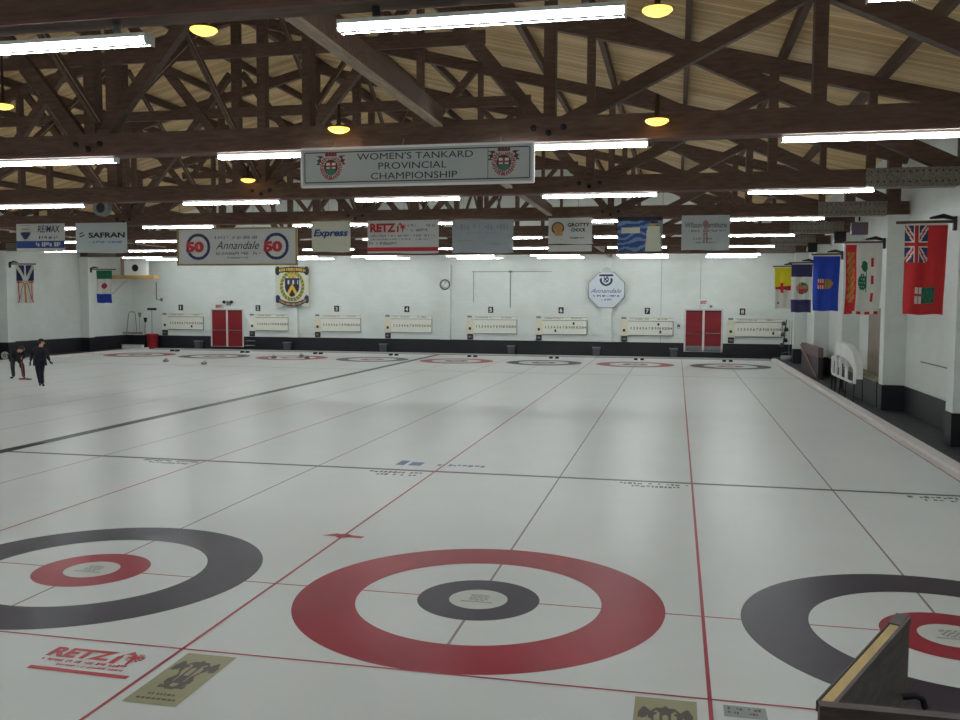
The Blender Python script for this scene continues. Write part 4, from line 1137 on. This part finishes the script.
def person(label, loc, hip, chest, neck, head, face, arms, legs, jacket, trousers, hatm, seed=0):
    t = thing('person', label, 'person', loc)
    V = Vector; hip, chest, neck, head = map(V, (hip, chest, neck, head)); face = V(face).normalized()
    side = V((0, 0, 1)).cross(face).normalized()
    J = []; E = []
    def add(p, r, pr=None):
        J.append((p[0], p[1], p[2], r)); i = len(J) - 1
        if pr is not None: E.append((pr, i))
        return i
    r0 = add(hip, .12); c = add(chest, .13, r0); n = add(neck, .055, c); hd = add(head - V((0, 0, .03)), .08, n); add(head + V((0, 0, .06)), .085, hd)
    armd = []
    for sh, el, ha, fd in arms:
        sh, el, ha, fd = map(V, (sh, el, ha, fd)); fd.normalize()
        a = add(sh, .05, c); b = add(el, .038, a); w = add(ha, .026, b); pm = add(ha + fd * .06, (.036, .018), w)
        sd = fd.cross(V((0, 1, 0))); sd = sd.normalized() if sd.length > .1 else V((1, 0, 0))
        for k, (off, ln) in enumerate(((-.027, .06), (-.009, .072), (.009, .068), (.027, .052))):
            f1 = add(ha + fd * .10 + sd * off, .009, pm); f2 = add(ha + fd * (.10 + ln * .5) + sd * off + V((0, -.008, 0)), .008, f1); add(ha + fd * (.10 + ln * .85) + sd * off + V((0, -.022, 0)), .007, f2)
        f1 = add(ha + fd * .045 + sd * -.05, .010, pm); add(ha + fd * .08 + sd * -.065, .009, f1)
        armd.append((sh, el, ha))
    for hp, kn, an, to in legs:
        a = add(V(hp), .075, r0); b = add(V(kn), .05, a); cc = add(V(an), .035, b)
    skin_body('body', J, E, m_skin, t, 1, [V(a_[2]) + V(a_[3]).normalized() * .08 for a_ in arms], head, jacket)
    # jacket
    J2 = []; E2 = []
    J = J2; E = E2
    r0 = add(hip + V((0, 0, -.06)), .18); mid = add(hip.lerp(chest, .5), .18, r0); c = add(chest, .20, mid); add(neck - (neck - chest) * .25, .09, c)
    for sh, el, ha in armd:
        a = add(sh, .082, c); b = add(el, .062, a); add(el.lerp(ha, .92), .048, b)
    skin_body('jacket', J2, E2, jacket, t)
    J2 = []; E2 = []; J = J2; E = E2
    r0 = add(hip + V((0, 0, -.03)), .15)
    for hp, kn, an, to in legs:
        a = add(V(hp), .105, r0); b = add(V(kn), .078, a); add(V(an) + V((0, 0, -.03)), .06, b)
    skin_body('trousers', J2, E2, trousers, t)
    for hp, kn, an, to in legs:
        an = V(an); to = V(to); 
        skin_body('shoe', [(an.x, an.y, .055, .045), ((an.x + to.x) / 2, (an.y + to.y) / 2, .045, .042), (to.x, to.y, .035, .032)], [(0, 1), (1, 2)], m_shoe, t)
    # head details
    f = MB(); hc = head + V((0, 0, .02))
    f.lathe([(.001, .055), (.05, .05), (.088, .02), (.096, -.03)][::-1], (0, 0, 0), 16)
    vs = [(hc.x + a - face.x * .015, hc.y + b - face.y * .015, hc.z + .055 + c_) for a, b, c_ in f.v]; f.v = vs
    f.build('hat', hatm, t)
    hr = MB(); q = hc - face * .032 + V((0, 0, .0)); hr.lathe([(.001, -.085), (.06, -.07), (.088, -.03), (.094, .02), (.08, .06), (.001, .08)], q, 16); hr.build('hair', m_hair, t)
    e = MB()
    for s in (-1, 1):
        p = hc + face * .083 + side * (s * .03) + V((0, 0, -.005)); e.lathe([(.001, -.009), (.009, -.004), (.009, .004), (.001, .009)], p, 8)
    e.build('eyes', m_ink, t)
    nse = MB(); p = hc + face * .085 + V((0, 0, -.03)); nse.tube([p + V((0, 0, .025)), p + face * .022 - V((0, 0, .008)), p - V((0, 0, .015))], [.008, .014, .008], 8); nse.build('nose', m_skin, t)
    mo = MB(); p = hc + face * .080 + V((0, 0, -.065)); mo.tube([p - side * .022, p + face * .004, p + side * .022], .006, 6); mo.build('mouth', m_red, t)
    er = MB()
    for s in (-1, 1): er.lathe([(.001, -.028), (.014, -.015), (.016, .01), (.001, .028)], hc + side * (s * .088) - V((0, 0, .01)), 8)
    er.build('ears', m_skin, t)
    return t
tA = person('person in dark navy jacket and trousers walking on the ice, arm held out', (-19.22, 18.05, 0),
       (.0, 0, .86), (.03, .0, 1.18), (.07, -.01, 1.37), (.10, -.02, 1.49), (.75, .6, -.2),
       [((-.18, 0, 1.28), (-.34, .05, 1.04), (-.26, -.14, .84), (.2, -.3, -1)), ((.21, 0, 1.28), (.34, -.05, 1.04), (.46, -.1, .86), (.7, 0, -.5))],
       [((-.11, 0, .84), (-.03, -.06, .48), (-.06, .08, .09), (.02, -.06, 0)), ((.10, 0, .84), (.09, -.05, .46), (.12, -.05, .09), (.24, -.12, 0))], m_navycl, m_navycl, m_ink)
tB = person('person in black bending low over a red broom on the ice', (-21.80, 20.2, 0),
       (-.28, .1, .86), (-.02, -.02, 1.00), (.12, -.06, 1.06), (.20, -.10, 1.10), (.55, -.8, -.25),
       [((-.02, -.16, 1.02), (.12, -.22, .78), (.20, -.20, .58), (.2, 0, -1)), ((.10, .08, 1.02), (.28, .0, .86), (.28, -.16, .76), (-.2, 0, -1))],
       [((-.28, .02, .80), (-.22, -.08, .46), (-.25, .0, .09), (-.36, -.08, 0)), ((-.2, .14, .80), (.12, .02, .50), (.10, .10, .09), (.22, .02, 0))], m_blkcl, m_greycl, m_ink)
t = thing('curling_broom', 'red curling broom held by the bending person', 'broom', (-21.52, 20.02, 0.0))
MB().tube([(0.05, 0, .06), (-.08, -.02, .62), (-.01, .04, .95)] if 0 else [(.04, 0, .05), (-.02, -.03, .66)], .016, 8).build('handle', m_redpl, t)
MB().box(-.14, .20, -.04, .05, .0, .05).build('brush_head', m_redpl, t)
MB().box(.1, .34, -.03, .04, .0, .04).build('brush_pad', m_ink, t)

# ------------------------------------------------------------------ camera
F, YAW, PIT, ROL, CX, CY, CZ = 901.546, 0.2142, -0.0656, 0.0052, 1.8796, -8.6208, 2.9721
cyw, syw, cp, sp, cr_, sr = math.cos(YAW), math.sin(YAW), math.cos(PIT), math.sin(PIT), math.cos(ROL), math.sin(ROL)
fw = Vector((-syw * cp, cyw * cp, sp)); rt = Vector((cyw, syw, 0)); up = rt.cross(fw)
r2 = rt * cr_ + up * sr; u2 = -rt * sr + up * cr_
cam = bpy.data.cameras.new('camera'); co = bpy.data.objects.new('camera', cam); COL.objects.link(co)
cam.sensor_width = 36; cam.sensor_fit = 'HORIZONTAL'; cam.lens = F / 960 * 36; cam.clip_start = .05; cam.clip_end = 200
M = Matrix((r2, u2, -fw)).transposed().to_4x4(); M.translation = Vector((CX, CY, CZ)); co.matrix_world = M
SC.camera = co

w = bpy.data.worlds.new('world'); SC.world = w; w.use_nodes = True
w.node_tree.nodes['Background'].inputs[0].default_value = (.5, .55, .6, 1); w.node_tree.nodes['Background'].inputs[1].default_value = .05
SC.view_settings.view_transform = 'Standard'; SC.view_settings.look = 'None'; SC.view_settings.gamma = 1; SC.view_settings.use_curve_mapping = False
SC.view_settings.exposure = 0.36
